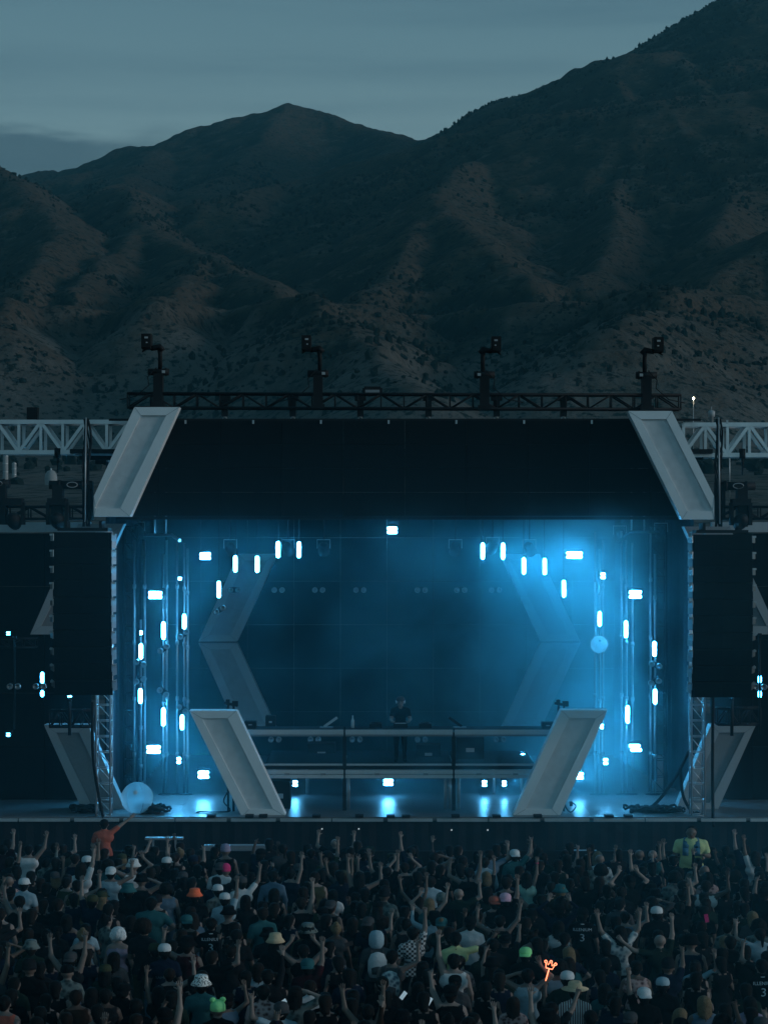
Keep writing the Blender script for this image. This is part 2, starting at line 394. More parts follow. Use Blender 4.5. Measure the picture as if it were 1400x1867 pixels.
# domed tank and silos at the left, standing where the field rises to their foot
def foot(px, py):
    d = 140.0
    while d < 900:
        w = W(px, py, d)
        if float(ground_z(w.x, d)) >= w.z: return w
        d += 2
    return w
p = foot(93, 884); u = p.y / F_PX
t = thing('storage_tank', 'small white domed tank in the field under the left silver truss', 'tank', p)
a = MB(); a.lathe([(11 * u, -2), (11.5 * u, 12 * u), (10.5 * u, 19 * u), (7 * u, 25 * u), (0, 28 * u)], 18, p); part(a, 'tank_body', FARW, t)
a = MB(); a.lathe([(1.6 * u, 27 * u), (1.6 * u, 31 * u), (0, 31 * u)], 8, p); part(a, 'vent', STEEL, t)
for px, h_, r, lab in ((10, 50, 5, 'pale tall silo behind the left silver truss at the picture edge'), (26, 34, 4, 'shorter pale silo beside the tall one behind the left truss')):
    p = foot(px, 876); u = p.y / F_PX
    t = thing('silo', lab, 'silo', p, 'silos in the field behind the left truss')
    a = MB(); a.lathe([(r * u, -3), (r * u, h_ * u * .9), (r * u * .6, h_ * u * .97), (0, h_ * u)], 14, p); part(a, 'shell', FARW, t)
    for q in (.3, .6, .88): a = MB(); a.lathe([(r * u * 1.03, h_ * u * q), (r * u * 1.06, h_ * u * q + .1), (r * u * 1.03, h_ * u * q + .2)], 14, p); part(a, 'hoop', STEEL, t)
# ------------------------------------------------------------------ the stage
DF = 53.0                                        # depth of the stage's front edge
DECK_Z = CAM_Z - 510 * DF / F_PX                 # deck height, about 1.5 m
def XZ(px, py, d): w = W(px, py, d); return (w.x, w.z)

def stage_floor_material():
    m, n, l, b = nmat('wet_black_stage_ply')
    b.inputs['Base Color'].default_value = (.11, .115, .12, 1); b.inputs['Specular IOR Level'].default_value = .9
    t = n.new('ShaderNodeTexCoord'); mpn = n.new('ShaderNodeMapping'); mpn.inputs['Scale'].default_value = (.8, 7, 1); l.new(t.outputs['Object'], mpn.inputs['Vector'])
    x = n.new('ShaderNodeTexNoise'); x.inputs['Scale'].default_value = 3; x.inputs['Detail'].default_value = 6; l.new(mpn.outputs[0], x.inputs['Vector'])
    r = n.new('ShaderNodeMapRange'); r.inputs[3].default_value = .26; r.inputs[4].default_value = .48; l.new(x.outputs['Fac'], r.inputs[0]); l.new(r.outputs[0], b.inputs['Roughness'])
    u = n.new('ShaderNodeBump'); u.inputs['Strength'].default_value = .5; u.inputs['Distance'].default_value = .012
    l.new(x.outputs['Fac'], u.inputs['Height']); l.new(u.outputs['Normal'], b.inputs['Normal'])
    return m
FLOORM = stage_floor_material()
st = thing('stage_platform', 'low black stage deck with a pale edge strip across the whole picture', 'stage', (0, DF, 0))
for i in range(12):
    x0 = -16.8 + i * 2.8
    for j in range(6):
        a = MB(); a.box((x0 + 1.4, DF + 1.25 + j * 2.5, DECK_Z - .05), (2.796, 2.496, .1 - .003 * ((i + j) % 2))); part(a, 'deck_board', FLOORM, st)
for i in range(24):
    x0 = -16.8 + i * 1.4
    a = MB()
    for k in range(7): a.add([(x0 + k * .2, DF - .02 - .022 * (k % 2), 0), (x0 + k * .2 + .2, DF - .02 - .022 * ((k + 1) % 2), 0), (x0 + k * .2 + .2, DF - .02 - .022 * ((k + 1) % 2), DECK_Z - .13), (x0 + k * .2, DF - .02 - .022 * (k % 2), DECK_Z - .13)], [(0, 1, 2, 3)], True)
    part(a, 'skirt_drape', DRAPE, st)
    if abs(x0) < 17: a = MB(); a.box((x0 + .7, DF - .06, DECK_Z - .075), (1.36 if i % 3 else 1.2, .08, .075)); part(a, 'edge_strip', ALU, st)
for px in (385, 455, 480, 577, 655, 712, 740, 830, 905, 980, 1110, 1105 + 40):
    a = MB(); w = W(px, 1490, DF); a.box((w.x, DF - .02, DECK_Z + .03), (.22, .3, .07)); part(a, 'edge_clamp', BLACK, st)
roof = thing('stage_roof', 'dark flat canopy hidden behind the black header screen', 'roof', (0, DF + 1, 0))
a = MB(); a.box((.2, DF + 9, 11.35), (17.5, 16.5, .12)); part(a, 'roof_skin', BLACK, roof)
for i in range(6): a = MB(); a.bar((-8.4, DF + 1.5 + i * 3, 11.2), (8.8, DF + 1.5 + i * 3, 11.2), .12); part(a, 'purlin', BLACK, roof)

# back wall of unlit LED tiles
bk = thing('back_screen', 'big unlit screen wall across the back of the stage', 'screen', (0, 68, 0))
for i in range(12):
    for j in range(6):
        a = MB(); a.box((-9.5 + i * 1.6 + .8, 68.05, DECK_Z + .75 + j * 1.5), (1.588, .1, 1.488)); part(a, 'led_tile', LEDBLK, bk)

# side drapes inside the wings
def drape(px0, px1, d0, d1, lab):
    w0, w1 = W(px0, 1480, d0), W(px1, 1480, d1); t = thing('wing_drape', lab, 'drape', (w0.x, d0, DECK_Z), 'drapes at the sides of the stage')
    n = 44; v = []; nrm = Vector((-(w1.y - w0.y), w1.x - w0.x, 0)).normalized()
    for i in range(n + 1):
        p = w0.lerp(w1, i / n); o = nrm * (.07 * math.sin(i * 1.7) + .04 * math.sin(i * .63 + 1))
        v += [(p.x + o.x, p.y + o.y, DECK_Z + .02), (p.x + o.x * .6, p.y + o.y * .6, 11.2)]
    a = MB(); a.add(v, [(2 * i, 2 * i + 2, 2 * i + 3, 2 * i + 1) for i in range(n)], True); part(a, 'cloth', DRAPE, t)
    a = MB(); a.tube([w0 + Vector((0, 0, 11.2 - w0.z)), w1 + Vector((0, 0, 11.2 - w1.z))], .04, 6); part(a, 'drape_rail', STEEL, t)
drape(196, 250, 56.5, 60, 'dark drape at the left side of the stage beside the left speaker column')
drape(262, 300, 60.5, 67.5, 'dark drape running back along the left wall of the stage')
drape(1266, 1213, 56.5, 60, 'blue lit drape at the right side of the stage beside the right speaker column')
drape(1200, 1120, 60.5, 67.5, 'blue lit drape running back along the right wall of the stage')

# slanted light panels
def slanted_panel(outer, inner, d, lab, depth=.5, rec=.06, group=None, name='slanted_panel', mats=None):
    mf, mi = mats or (PANELW, INSET)
    O = [XZ(*p, d) for p in outer]; I = [XZ(*p, d) for p in inner]; k = len(O)
    zb = min(z for _, z in O); cx = sum(x for x, _ in O) / k
    t = thing(name, lab, 'panel', (cx, d, zb), group)
    a = MB()
    v = [(x, d, z) for x, z in O] + [(x, d, z) for x, z in I] + [(x, d + depth, z) for x, z in O] + [(x, d + rec, z) for x, z in I]
    f = []
    for i in range(k):
        j = (i + 1) % k
        f += [(i, j, k + j, k + i), (i, 2 * k + i, 2 * k + j, j), (k + i, k + j, 3 * k + j, 3 * k + i)]
    f.append(tuple(2 * k + i for i in range(k)))
    a.add(v, f); part(a, 'frame', mf, t)
    a = MB(); a.add([(x, d + rec - .004, z) for x, z in I] + [(x, d + rec + .03, z) for x, z in I], [tuple(range(k))[::-1], tuple(range(k, 2 * k))] + [(i, (i + 1) % k, (i + 1) % k + k, i + k) for i in range(k)])
    part(a, 'inset_board', mi, t)
    a = MB()                                     # joint lines where the frame boards meet
    for i in range(k):
        p0, p1 = O[i], I[i]
        if math.hypot(p0[0] - p1[0], p0[1] - p1[1]) > .12: a.bar((p0[0], d - .0015, p0[1]), (p1[0], d - .0015, p1[1]), .008, .006)
    part(a, 'corner_joint', GREYCASE, t, kind='stuff')
    return t
G_P = 'slanted light panels framing the stage'
slanted_panel([(245,742),(327,742),(237,942),(171,942),(171,905)], [(257,757),(303,757),(219,927),(174,927),(174,924)], DF - .1, 'tall pale slanted panel at the upper left corner of the black header', group=G_P)
slanted_panel([(1145,749),(1225,749),(1302,905),(1302,947),(1243,947)], [(1168,764),(1215,764),(1299,929),(1299,932),(1253,932)], DF - .1, 'tall pale slanted panel at the upper right corner of the black header', group=G_P)
slanted_panel([(345,1296),(431,1296),(522,1490),(441,1490)], [(368,1310),(415,1310),(498,1476),(454,1476)], DF + .35, 'pale slanted panel standing on the deck left of the dj table', group=G_P)
slanted_panel([(1023,1295),(1108,1295),(1020,1490),(934,1490)], [(1038,1310),(1087,1310),(1006,1476),(958,1476)], DF + .35, 'pale slanted panel standing on the deck right of the dj table', group=G_P)
D2 = 66.0
slanted_panel([(434,1010),(506,1010),(432,1170),(362,1170)], [(446,1022),(487,1022),(420,1158),(381,1158)], D2, 'hazy rear slanted panel, upper one left of the dark screen', group=G_P)
slanted_panel([(362,1173),(432,1173),(506,1334),(434,1334)], [(383,1184),(420,1184),(484,1322),(444,1322)], D2, 'hazy rear slanted panel, lower one left of the dark screen', group=G_P)
slanted_panel([(912,1010),(984,1010),(1058,1170),(986,1170)], [(930,1022),(970,1022),(1036,1158),(998,1158)], D2, 'hazy rear slanted panel, upper one right of the dark screen', group=G_P)
slanted_panel([(986,1173),(1058,1173),(984,1334),(912,1334)], [(998,1184),(1036,1184),(972,1322),(934,1322)], D2, 'hazy rear slanted panel, lower one right of the dark screen', group=G_P)
DS = 54.6
slanted_panel([(143,955),(226,955),(136,1157),(55,1157)], [(158,971),(204,971),(121,1142),(75,1142)], DS, 'pale slanted panel half hidden behind the left speaker column', group=G_P, mats=(PANEL_SHADED, INSET_SHADED))
slanted_panel([(80,1322),(160,1322),(228,1478),(150,1478)], [(102,1336),(144,1336),(205,1465),(164,1465)], DS, 'dim slanted panel low behind the left tower truss', group=G_P, mats=(PANEL_SHADED, INSET_SHADED))
slanted_panel([(1247,960),(1330,960),(1420,1157),(1338,1157)], [(1265,975),(1312,975),(1398,1142),(1352,1142)], DS, 'pale slanted panel half hidden behind the right speaker column', group=G_P, mats=(PANEL_SHADED, INSET_SHADED))
slanted_panel([(1296,1322),(1378,1322),(1308,1478),(1232,1478)], [(1311,1336),(1358,1336),(1294,1465),(1252,1465)], DS, 'dim slanted panel low behind the right tower truss', group=G_P, mats=(PANEL_SHADED, INSET_SHADED))

# black header screen across the top of the opening
hd = thing('header_screen', 'wide black header screen between the two upper slanted panels', 'screen', (W(740, 942, DF + .5).x, DF + .5, W(0, 942, DF + .5).z))
xl, xr = W(178, 0, DF + .5).x, W(1298, 0, DF + .5).x; zt, zb = W(0, 767, DF + .5).z, W(0, 941, DF + .5).z
zs = [zb + (zt - zb) * j / 4 for j in range(5)]
for i in range(10):
    for j in range(4):
        za, zc = zs[j], zs[j + 1]
        ea = lambda z: M_(1, DF) * 90 * (z - zb) / (zt - zb) * .9
        q = [xl + (xr - xl) * i / 10 + .004, xl + (xr - xl) * (i + 1) / 10 - .004]
        po = [[q[0], za + .004], [q[1], za + .004], [q[1], zc - .004], [q[0], zc - .004]]
        if i == 0: po[0][0] = xl + ea(za); po[3][0] = xl + ea(zc)
        if i == 9: po[1][0] = xr - ea(za); po[2][0] = xr - ea(zc)
        if po[1][0] - po[0][0] < .3: continue
        a = MB(); a.prism([tuple(p) for p in po], DF + .45 + .004 * ((i * 7 + j * 3) % 3), DF + .62); part(a, 'led_tile', LEDBLK, hd)
for i in range(9):
    px = 350 + i * 123.5 - 12; w = W(px, 769, DF + .4); a = MB(); a.box((w.x, DF + .43, w.z), (.05, .05, .1)); part(a, 'hanging_clip', STEEL, hd)
a = MB(); a.bar((xl + .3, DF + .55, zt + .03), (xr - .3, DF + .55, zt + .03), .06); part(a, 'top_rail', BLACK, hd)
a = MB(); a.bar((xl + .5, DF + .55, zb - .05), (xr - .5, DF + .55, zb - .05), .09); part(a, 'bottom_rail', BLACK, hd)

# trusses
def truss(a, b, wd, ht, bays, mat, lab, name='truss', cw=.06, bw=.035, sq=False, flat=None, group=None, up=Vector((0, 0, 1))):
    """box truss from a to b (a, b on its centre line)"""
    a, b = Vector(a), Vector(b); t = (b - a).normalized(); sd = t.cross(up).normalized()
    T = thing(name, lab, 'truss', a, group)
    cor = [sd * (i * wd / 2) + up * (j * ht / 2) for i, j in ((-1, -1), (-1, 1), (1, 1), (1, -1))]
    def seg(p, q, w, nm):
        m = MB()
        if sq: m.bar(p, q, w, flat if (nm != 'chord' and flat) else None)
        else: m.tube([p, q], w / 2, 6)
        part(m, nm, mat, T)
    for c in cor: seg(a + c, b + c, cw, 'chord')
    for i in range(bays + 1):
        p = a.lerp(b, i / bays)
        for c, e in ((0, 1), (3, 2)): seg(p + cor[c], p + cor[e], bw, 'upright')
        seg(p + cor[1], p + cor[2], bw, 'cross_bar'); seg(p + cor[0], p + cor[3], bw, 'cross_bar')
        if i < bays:
            q = a.lerp(b, (i + 1) / bays)
            for c, e in ((0, 1), (3, 2)):
                if i % 2: seg(p + cor[e], q + cor[c], bw * 1.15, 'diagonal')
                else: seg(p + cor[c], q + cor[e], bw * 1.15, 'diagonal')
            seg(p + cor[1], q + cor[2], bw, 'diagonal')
    return T
DT = DF + .7
truss(W(234, 730.5, DT), W(1239, 733.5, DT), .38, M_(26, DT), 24, BLACK, 'long black truss running above the header under the camera heads', cw=.075, bw=.04)
DSIL = 54.4
ls = M_(55, DSIL)
truss(W(-120, 798, DSIL), W(238, 798, DSIL), .75, ls, 9, ALU, 'heavy silver truss coming in from the left picture edge', cw=.115, bw=.075, sq=True)
truss(W(1242, 803, DSIL), W(1600, 803, DSIL), .75, ls, 9, ALU, 'heavy silver truss going out over the right picture edge', cw=.115, bw=.075, sq=True)
truss(W(-60, 935, DF + .3), W(168, 935, DF + .3), .4, M_(22, DF), 6, BLACK, 'black lighting truss low at the left with two hanging moving heads', cw=.07, bw=.04)
truss(W(1306, 935, DF + .3), W(1540, 935, DF + .3), .4, M_(22, DF), 6, BLACK, 'black lighting truss low at the right with a hanging moving head', cw=.07, bw=.04)
def tower(px, py0, py1, d, w, mat, lab, bays):
    p0, p1 = W(px, py1, d), W(px, py0, d); p0.z = max(p0.z, DECK_Z)
    return truss(p0, p1, w, w, bays, mat, lab, 'tower_truss', cw=.055, bw=.026, up=Vector((0, 1, 0)))
tower(190, 970, 1486, DF + .35, M_(26, DF), ALU, 'slim silver tower truss on the deck under the left speaker column', 18)
tower(1271, 970, 1486, DF + .35, M_(24, DF), ALU, 'slim silver tower truss on the deck under the right speaker column', 18)
tower(1199, 960, 1482, 58, .44, BLACK, 'dark tower truss standing in blue smoke at the right of the stage', 16)
tower(240, 960, 1482, 58, .40, BLACK, 'dark tower truss standing in shadow at the left of the stage', 16)
truss(W(92, 1310, DF + .2), W(168, 1310, DF + .2), .35, M_(30, DF), 4, BLACK, 'short black truss section above the dim left slanted panel', cw=.06, bw=.035)
truss(W(1306, 1306, DF + .2), W(1385, 1306, DF + .2), .35, M_(30, DF), 4, BLACK, 'short black truss section above the dim right slanted panel', cw=.06, bw=.035)
truss(W(-30, 1172, 56), W(66, 1172, 56), .35, M_(16, 56), 4, BLACK, 'thin dark truss across the left wing under the small round lamp', cw=.05, bw=.03)

# dark wing screens and their pale fascia
for sgn, x0, x1, lab in ((-1, -260, 166, 'dark wing screen left of the stage behind the speaker column'), (1, 1296, 1680, 'dark wing screen right of the stage behind the speaker column')):
    d = 56.4; t = thing('wing_screen', lab, 'screen', (W((x0 + x1) / 2, 0, d).x, d, DECK_Z), 'wing screens')
    X0, X1 = W(x0, 0, d).x, W(x1, 0, d).x; zt_ = W(0, 972, d).z
    for i in range(5):
        for j in range(5):
            a = MB(); zz = DECK_Z + (zt_ - DECK_Z) * j / 5; ww = (X1 - X0) / 5; hh = (zt_ - DECK_Z) / 5
            a.box((X0 + ww * (i + .5), d + .1, zz + hh / 2), (ww - .012, .12, hh - .012)); part(a, 'led_tile', LEDBLK, t)
    a = MB(); a.box(((X0 + X1) / 2, d, zt_ + .17), (X1 - X0, .3, .28)); part(a, 'fascia', PALE, t)

# hanging speaker columns
def line_array(pxs, py0, lab, inner, d=52.0, n=10):
    xa, xb = W(pxs[0], 0, d).x, W(pxs[1], 0, d).x; cx, wd = (xa + xb) / 2, xb - xa
    t = thing('line_array', lab, 'speaker', (cx, d, W(0, py0, d).z), 'speaker columns hung at both sides')
    z = W(0, py0, d).z; y = d; tilt = 0; h = M_(29.2, d)
    a = MB(); a.box((cx, d + .35, z + .1), (wd * .86, .7, .08)); a.box((cx - wd * .3, d + .35, z + .22), (.08, .6, .2)); a.box((cx + wd * .3, d + .35, z + .22), (.08, .6, .2)); part(a, 'fly_frame', BLACK, t)
    for k in range(n):
        tilt = R(-3 + .25 * k + .33 * k * k * .55); rot = Matrix.Rotation(tilt, 3, 'X'); c = Vector((cx, y + .38, z - h / 2))
        m = MB(); hw = wd / 2
        v = [(-hw, -.38, -h * .5), (hw, -.38, -h * .5), (hw, -.38, h * .5), (-hw, -.38, h * .5), (-hw * .8, .38, -h * .52), (hw * .8, .38, -h * .52), (hw * .8, .38, h * .52), (-hw * .8, .38, h * .52)]
        m.add([c + rot @ Vector(p) for p in v], [(0, 1, 2, 3), (7, 6, 5, 4), (0, 4, 5, 1), (3, 2, 6, 7), (1, 5, 6, 2), (0, 3, 7, 4)])
        cab = part(m, 'cabinet', SPKBLK, t)
        m = MB(); m.box(c + rot @ Vector((0, -.392, 0)), (wd * .9, .02, h * .86), rot); part(m, 'grille', LEDBLK, cab)
        m = MB(); m.box(c + rot @ Vector((0, -.405, 0)), (.03, .012, h * .86), rot); part(m, 'grille_rib', SPKBLK, cab)
        for s in (-1, 1):
            for q, zz in ((-.30, .085), (-.06, -.10)):
                m = MB(); m.box(c + rot @ Vector((s * (hw + (.04 if q < -.2 else .0)), q, zz)), (.20, .02, h * .44), rot @ Matrix.Rotation(R(s * (60 if q < -.2 else 54)), 3, 'Z')); part(m, 'rigging_plate', SPKPLATE, cab)
            m = MB(); m.box(c + rot @ Vector((s * (hw + .05), -.33, h * .36)), (.10, .05, .05), rot); part(m, 'rigging_pin', STEEL, cab)
        y += math.sin(tilt) * h * .95; z -= math.cos(tilt) * h
    a = MB(); a.tube([(cx, d + .4, W(0, py0, d).z + .3), (cx, d + .6, 12.2)], .02, 5); part(a, 'chain', STEEL, t)
line_array((97, 204), 972, 'tall black hanging speaker column left of the stage opening', 1)
line_array((1262, 1372), 976, 'tall black hanging speaker column right of the stage opening', -1)

# camera heads on the top truss
def camera_head(px, pbase, flip, lab):
    d = DT - .1; s = flip; u = M_(1, d); b = W(px, pbase, d)
    P = lambda dx, dy, y=0: Vector((b.x + s * dx * u, d + y, b.z + dy * u))
    t = thing('remote_spotlight', lab, 'spotlight', (b.x, d, b.z), 'remote spotlights on the top truss')
    a = MB(); a.box(P(0, 32), (17 * u, .3, 60 * u)); a.box(P(0, 5), (24 * u, .4, 8 * u)); part(a, 'base_column', BLACK, t)
    a = MB(); a.tube([P(-19, 65), P(19, 65)], [6.5 * u, 6.5 * u], 12); a.tube([P(12, 65), P(15, 65)], [7.6 * u] * 2, 12); part(a, 'pan_motor', BLACK, t)
    a = MB(); a.box(P(10, 65, -.115), (6 * u, .02, 5 * u)); part(a, 'motor_label', WHITEDOT, t)
    a = MB(); a.tube([P(3, 70), P(3, 98), P(2, 106)], [4 * u, 4 * u, 4.5 * u], 8); part(a, 'mast', BLACK, t)
    a = MB(); a.tube([P(8, 104), P(2, 111), P(-8, 109), P(-14, 108)], [5.5 * u, 6 * u, 5 * u, 5 * u], 8); part(a, 'tilt_arm', BLACK, t)
    a = MB(); a.box(P(-21, 120), (17 * u, .5, 27 * u)); a.box(P(-21, 120, -.27), (13 * u, .06, 22 * u)); a.tube([P(-24, 106), P(-30, 102)], [.03, .02], 5); hd_ = part(a, 'lamp_head', BLACK, t)
    a = MB(); a.box(P(-20, 126, -.31), (6 * u, .02, 3 * u)); part(a, 'head_label', WHITEDOT, hd_)
    a = MB(); a.box(P(-19, 117, -.31), (3 * u, .02, 2 * u)); part(a, 'head_label', WHITEDOT, hd_)
    a = MB(); a.tube([P(-2, 72, -.2), P(-18, 55, -.2), P(-16, 40, -.2), P(-40, 20, -.15), P(-70, 14, -.1)], .014, 5); part(a, 'cable', RUBBER, t)
camera_head(289, 743, 1, 'black remote spotlight on the top truss above the upper left slanted panel')
camera_head(580, 746, 1, 'black remote spotlight on the top truss, second from the left')
camera_head(883, 748, -1, 'black remote spotlight on the top truss, third from the left')
camera_head(1178, 749, -1, 'black remote spotlight on the top truss above the upper right slanted panel')
t = thing('flood_box', 'flat black box lying on the middle of the top truss', 'box', W(679, 721, DT))
a = MB(); w = W(679, 714, DT); a.box(w, (M_(36, DT), .4, M_(12, DT))); a.box(w + Vector((0, 0, .06)), (M_(30, DT), .44, M_(9, DT))); part(a, 'case', BLACK, t)
a = MB(); a.box(w + Vector((0, -.23, .0)), (M_(26, DT), .02, M_(5, DT))); part(a, 'front_lens', GREYCASE, t)
# chain hoists between the truss and the header
for i, px in enumerate((410, 534, 657, 781, 905, 1027)):
    p = W(px, 745, DT); q = W(px, 765, DT)
    t = thing('chain_hoist', 'small black chain hoist under the top truss, %s from the left' % ('first', 'second', 'third', 'fourth', 'fifth', 'sixth')[i], 'hoist', (q.x, DT, q.z), 'chain hoists holding the header')
    a = MB(); a.box(p + Vector((0, 0, .02)), (.17, .2, .46)); a.box(p + Vector((0, 0, .28)), (.3, .3, .12)); part(a, 'motor', BLACK, t)
    a = MB(); a.tube([p + Vector((0, 0, -.2)), q + Vector((0, 0, .05))], .03, 6); a.tube([q + Vector((.05 * math.cos(g), 0, .02 + .07 * math.sin(g))) for g in np.linspace(0, 5.5, 9)], .014, 5); part(a, 'hook', STEEL, t)
# moving heads hanging below the side trusses, and the fat black cylinders above
def moving_head(px, py, d, lab, s=1.0):
    w = W(px, py, d); t = thing('moving_head', lab, 'stage light', (w.x, d, w.z), 'moving heads on the side trusses')
    a = MB(); a.box(w + Vector((0, 0, .52 * s)), (.5 * s, .4 * s, .18 * s)); part(a, 'base_box', BLACK, t)
    for k in (-1, 1): a = MB(); a.box(w + Vector((k * .25 * s, 0, .2 * s)), (.09 * s, .24 * s, .6 * s)); part(a, 'yoke_arm', BLACK, t)
    a = MB(); a.lathe([(0, -.34), (.16, -.32), (.2, -.1), (.19, .12), (.12, .26), (0, .28)], 14, w + Vector((0, -.02, .02)), Matrix.Rotation(R(70), 3, 'X') @ Matrix.Diagonal((s, s, s))); hd_ = part(a, 'head', BLACK, t)
    a = MB(); a.lathe([(0, -.335), (.14, -.33)], 14, w + Vector((0, -.03, .015)), Matrix.Rotation(R(70), 3, 'X') @ Matrix.Diagonal((s, s, s))); part(a, 'lens', GREYCASE, hd_)
moving_head(25, 950, DF, 'black moving head hanging under the left lighting truss near the picture edge')
moving_head(105, 950, DF, 'black moving head hanging under the left lighting truss beside the speaker column')
moving_head(1350, 951, DF, 'black moving head hanging under the right lighting truss')
def winch(px0, px1, py, d, lab, leg):
    p, q = W(px0, py, d), W(px1, py, d); c = (p + q) / 2; t = thing('truss_winch', lab, 'winch', (c.x, d, c.z), 'black winch motors beside the speaker columns')
    a = MB(); a.tube([p, q], M_(8, d), 12); part(a, 'drum', BLACK, t)
    a = MB(); a.tube([p.lerp(q, .2), p.lerp(q, .27)], M_(9.5, d), 12); a.tube([p.lerp(q, .75), p.lerp(q, .8)], M_(9.5, d), 12); part(a, 'clamp_ring', BLACK, t)
    m_ = p.lerp(q, .55); a = MB(); a.tube([m_ + Vector((.14 * math.cos(g), -.13, .07 * math.sin(g))) for g in np.linspace(0, 2 * math.pi, 15)], .012, 5); part(a, 'badge_ring', WHITEDOT, t)
    w = W(leg, py, d); a = MB(); a.box((w.x, d, w.z - .55), (.28, .28, 1.1)); part(a, 'bracket_column', BLACK, t)
winch(90, 168, 884, DF + .1, 'black winch drum on a bracket left of the upper left slanted panel', 106)
winch(-30, 18, 882, DF + .1, 'black winch drum cut by the left picture edge', 2)
winch(1306, 1376, 886, DF + .1, 'black winch drum on a bracket right of the upper right slanted panel', 1352)
for px, py0, py1, w_, lab in ((158, 764, 960, 13, 'thick black cable bundle hanging down the left end of the silver truss'), (1310, 764, 960, 12, 'thick black cable bundle hanging down the right end of the silver truss')):
    d = DF - .02; t = thing('cable_bundle', lab, 'cable', W(px, py1, d), 'cable bundles at the silver trusses')
    rs = random.Random(px)
    for k in range(7):
        o = (k - 3) * w_ / 10; pts = [W(px + o * (.7 + .5 * rs.random()) + 4 * math.sin(j * 1.1 + k), py0 + (py1 - py0) * j / 9, d + .1 * rs.random() - (.25 if j == 0 else 0)) for j in range(10)]
        a = MB(); a.tube(pts, .02 + .014 * rs.random(), 5); part(a, 'cable', RUBBER, t)
    a = MB(); a.box(W(px + 2, (py0 + py1) / 2 + 50, d + .25), (.26, .3, 1.0)); part(a, 'distribution_box', BLACK, t)
for px, py, w_, h_, lab in ((60, 755, 19, 24, 'small black box standing on the left silver truss'), (1297, 757, 7, 22, 'small white weather sensor standing on the right silver truss')):
    d = DSIL; w = W(px, py, d); t = thing('truss_box' if px < 100 else 'weather_sensor', lab, 'box' if px < 100 else 'sensor', (w.x, d, w.z - M_(h_ / 2, d)))
    a = MB(); u = M_(1, d)
    if px < 100: a.box(w, (w_ * u, .3, h_ * u)); a.box(w + Vector((0, -.17, .02)), (w_ * u * .8, .04, h_ * u * .8)); part(a, 'case', BLACK, t)
    else:
        a.lathe([(.0, -.2), (.05, -.2), (.05, -.05), (.09, -.04), (.1, .1), (.06, .13), (0, .14)], 10, w); part(a, 'shield', WHITEDOT, t)
        a = MB(); a.tube([w + Vector((0, 0, .12)), w + Vector((0, 0, .24))], .012, 5); part(a, 'spike', WHITEDOT, t)
# vertical hanging cables with connectors at the truss bays
for px, lab in ((310, 'x'),): pass
for px, py0, py1, lab in ((105, 825, 862, 'short cable drop under the left silver truss'), (1353, 826, 866, 'short cable drop under the right silver truss')):
    t = thing('cable_drop', lab, 'cable', W(px, py1, DSIL), 'cable drops under the silver trusses')
    a = MB(); a.tube([W(px, py0, DSIL - .4), W(px + 1, (py0 + py1) / 2, DSIL - .4), W(px, py1, DSIL - .4)], [.05, .03, .02], 6); part(a, 'lead', RUBBER, t)
    a = MB(); a.tube([W(px, py0 - 8, DSIL - .4), W(px, py0 + 10, DSIL - .4)], .09, 8); part(a, 'plug', RUBBER, t)

# dj riser
DR = 54.2
rz = thing('dj_riser', 'two level silver edged dj riser in the middle of the stage', 'riser', (W(727, 0, DR).x, DR, DECK_Z))
zlow = W(0, 1397, DR).z
secs = [(447, 627), (629, 826), (828, 1012)]; secs2 = [(480, 627), (629, 826), (828, 978)]
for (p, q) in secs2:
    x0, x1 = W(p, 0, DR).x, W(q, 0, DR).x; c = (x0 + x1) / 2; w_ = x1 - x0 - .02
    a = MB(); a.box((c, DR + 2.0, zlow - .05), (w_, 4.0, .08)); part(a, 'platform', BLACK, rz)
    for j, (hh, zz) in enumerate(((.11, -.16), (.10, -.285))): a = MB(); a.box((c, DR - .02 + .012 * j, zlow + zz), (w_, .06, hh)); part(a, 'edge_rail', RAIL, rz)
    a = MB(); a.box((c, DR + .06, zlow + .03), (w_ * .98, .05, .05)); part(a, 'kick_rail', RAIL, rz)
    for k in (.3, .75): a = MB(); a.box((x0 + w_ * k, DR - .055, zlow - .22), (.14, .012, .05)); part(a, 'latch_plate', GREYCASE, rz)
for (p, q) in secs:
    x0, x1 = W(p, 0, DR).x, W(q, 0, DR).x; c = (x0 + x1) / 2; w_ = x1 - x0 - .02; zt_ = W(0, 1330, DR).z
    a = MB(); a.box((c, DR + .45, zt_ - .03), (w_, .9, .06)); part(a, 'table_top', BLACK, rz)
    a = MB(); a.box((c, DR - .02, zt_ - .075), (w_, .05, .13)); part(a, 'table_rail', RAIL, rz)
    a = MB(); a.box((c, DR + .02, zt_ - .17), (w_, .05, .05)); part(a, 'table_rail', GREYCASE, rz)
for px in (628, 827): 
    w = W(px, 0, DR); a = MB(); a.box((w.x, DR + .06, (DECK_Z + W(0, 1336, DR).z) / 2), (.10, .08, W(0, 1336, DR).z - DECK_Z)); part(a, 'post', BLACK, rz)
for px in (812, 820, 628 + 7, 836): 
    w = W(px, 0, DR + .4); a = MB(); a.tube([(w.x, DR + .4, DECK_Z), (w.x, DR + .4, zlow - .1)], .05, 8); part(a, 'leg', STEEL, rz)
for px in (500, 560, 900, 950):
    w = W(px, 0, DR + 3.5); a = MB(); a.tube([(w.x, DR + 3.5, DECK_Z), (w.x, DR + 3.5, zlow - .1)], .05, 8); part(a, 'leg', STEEL, rz)
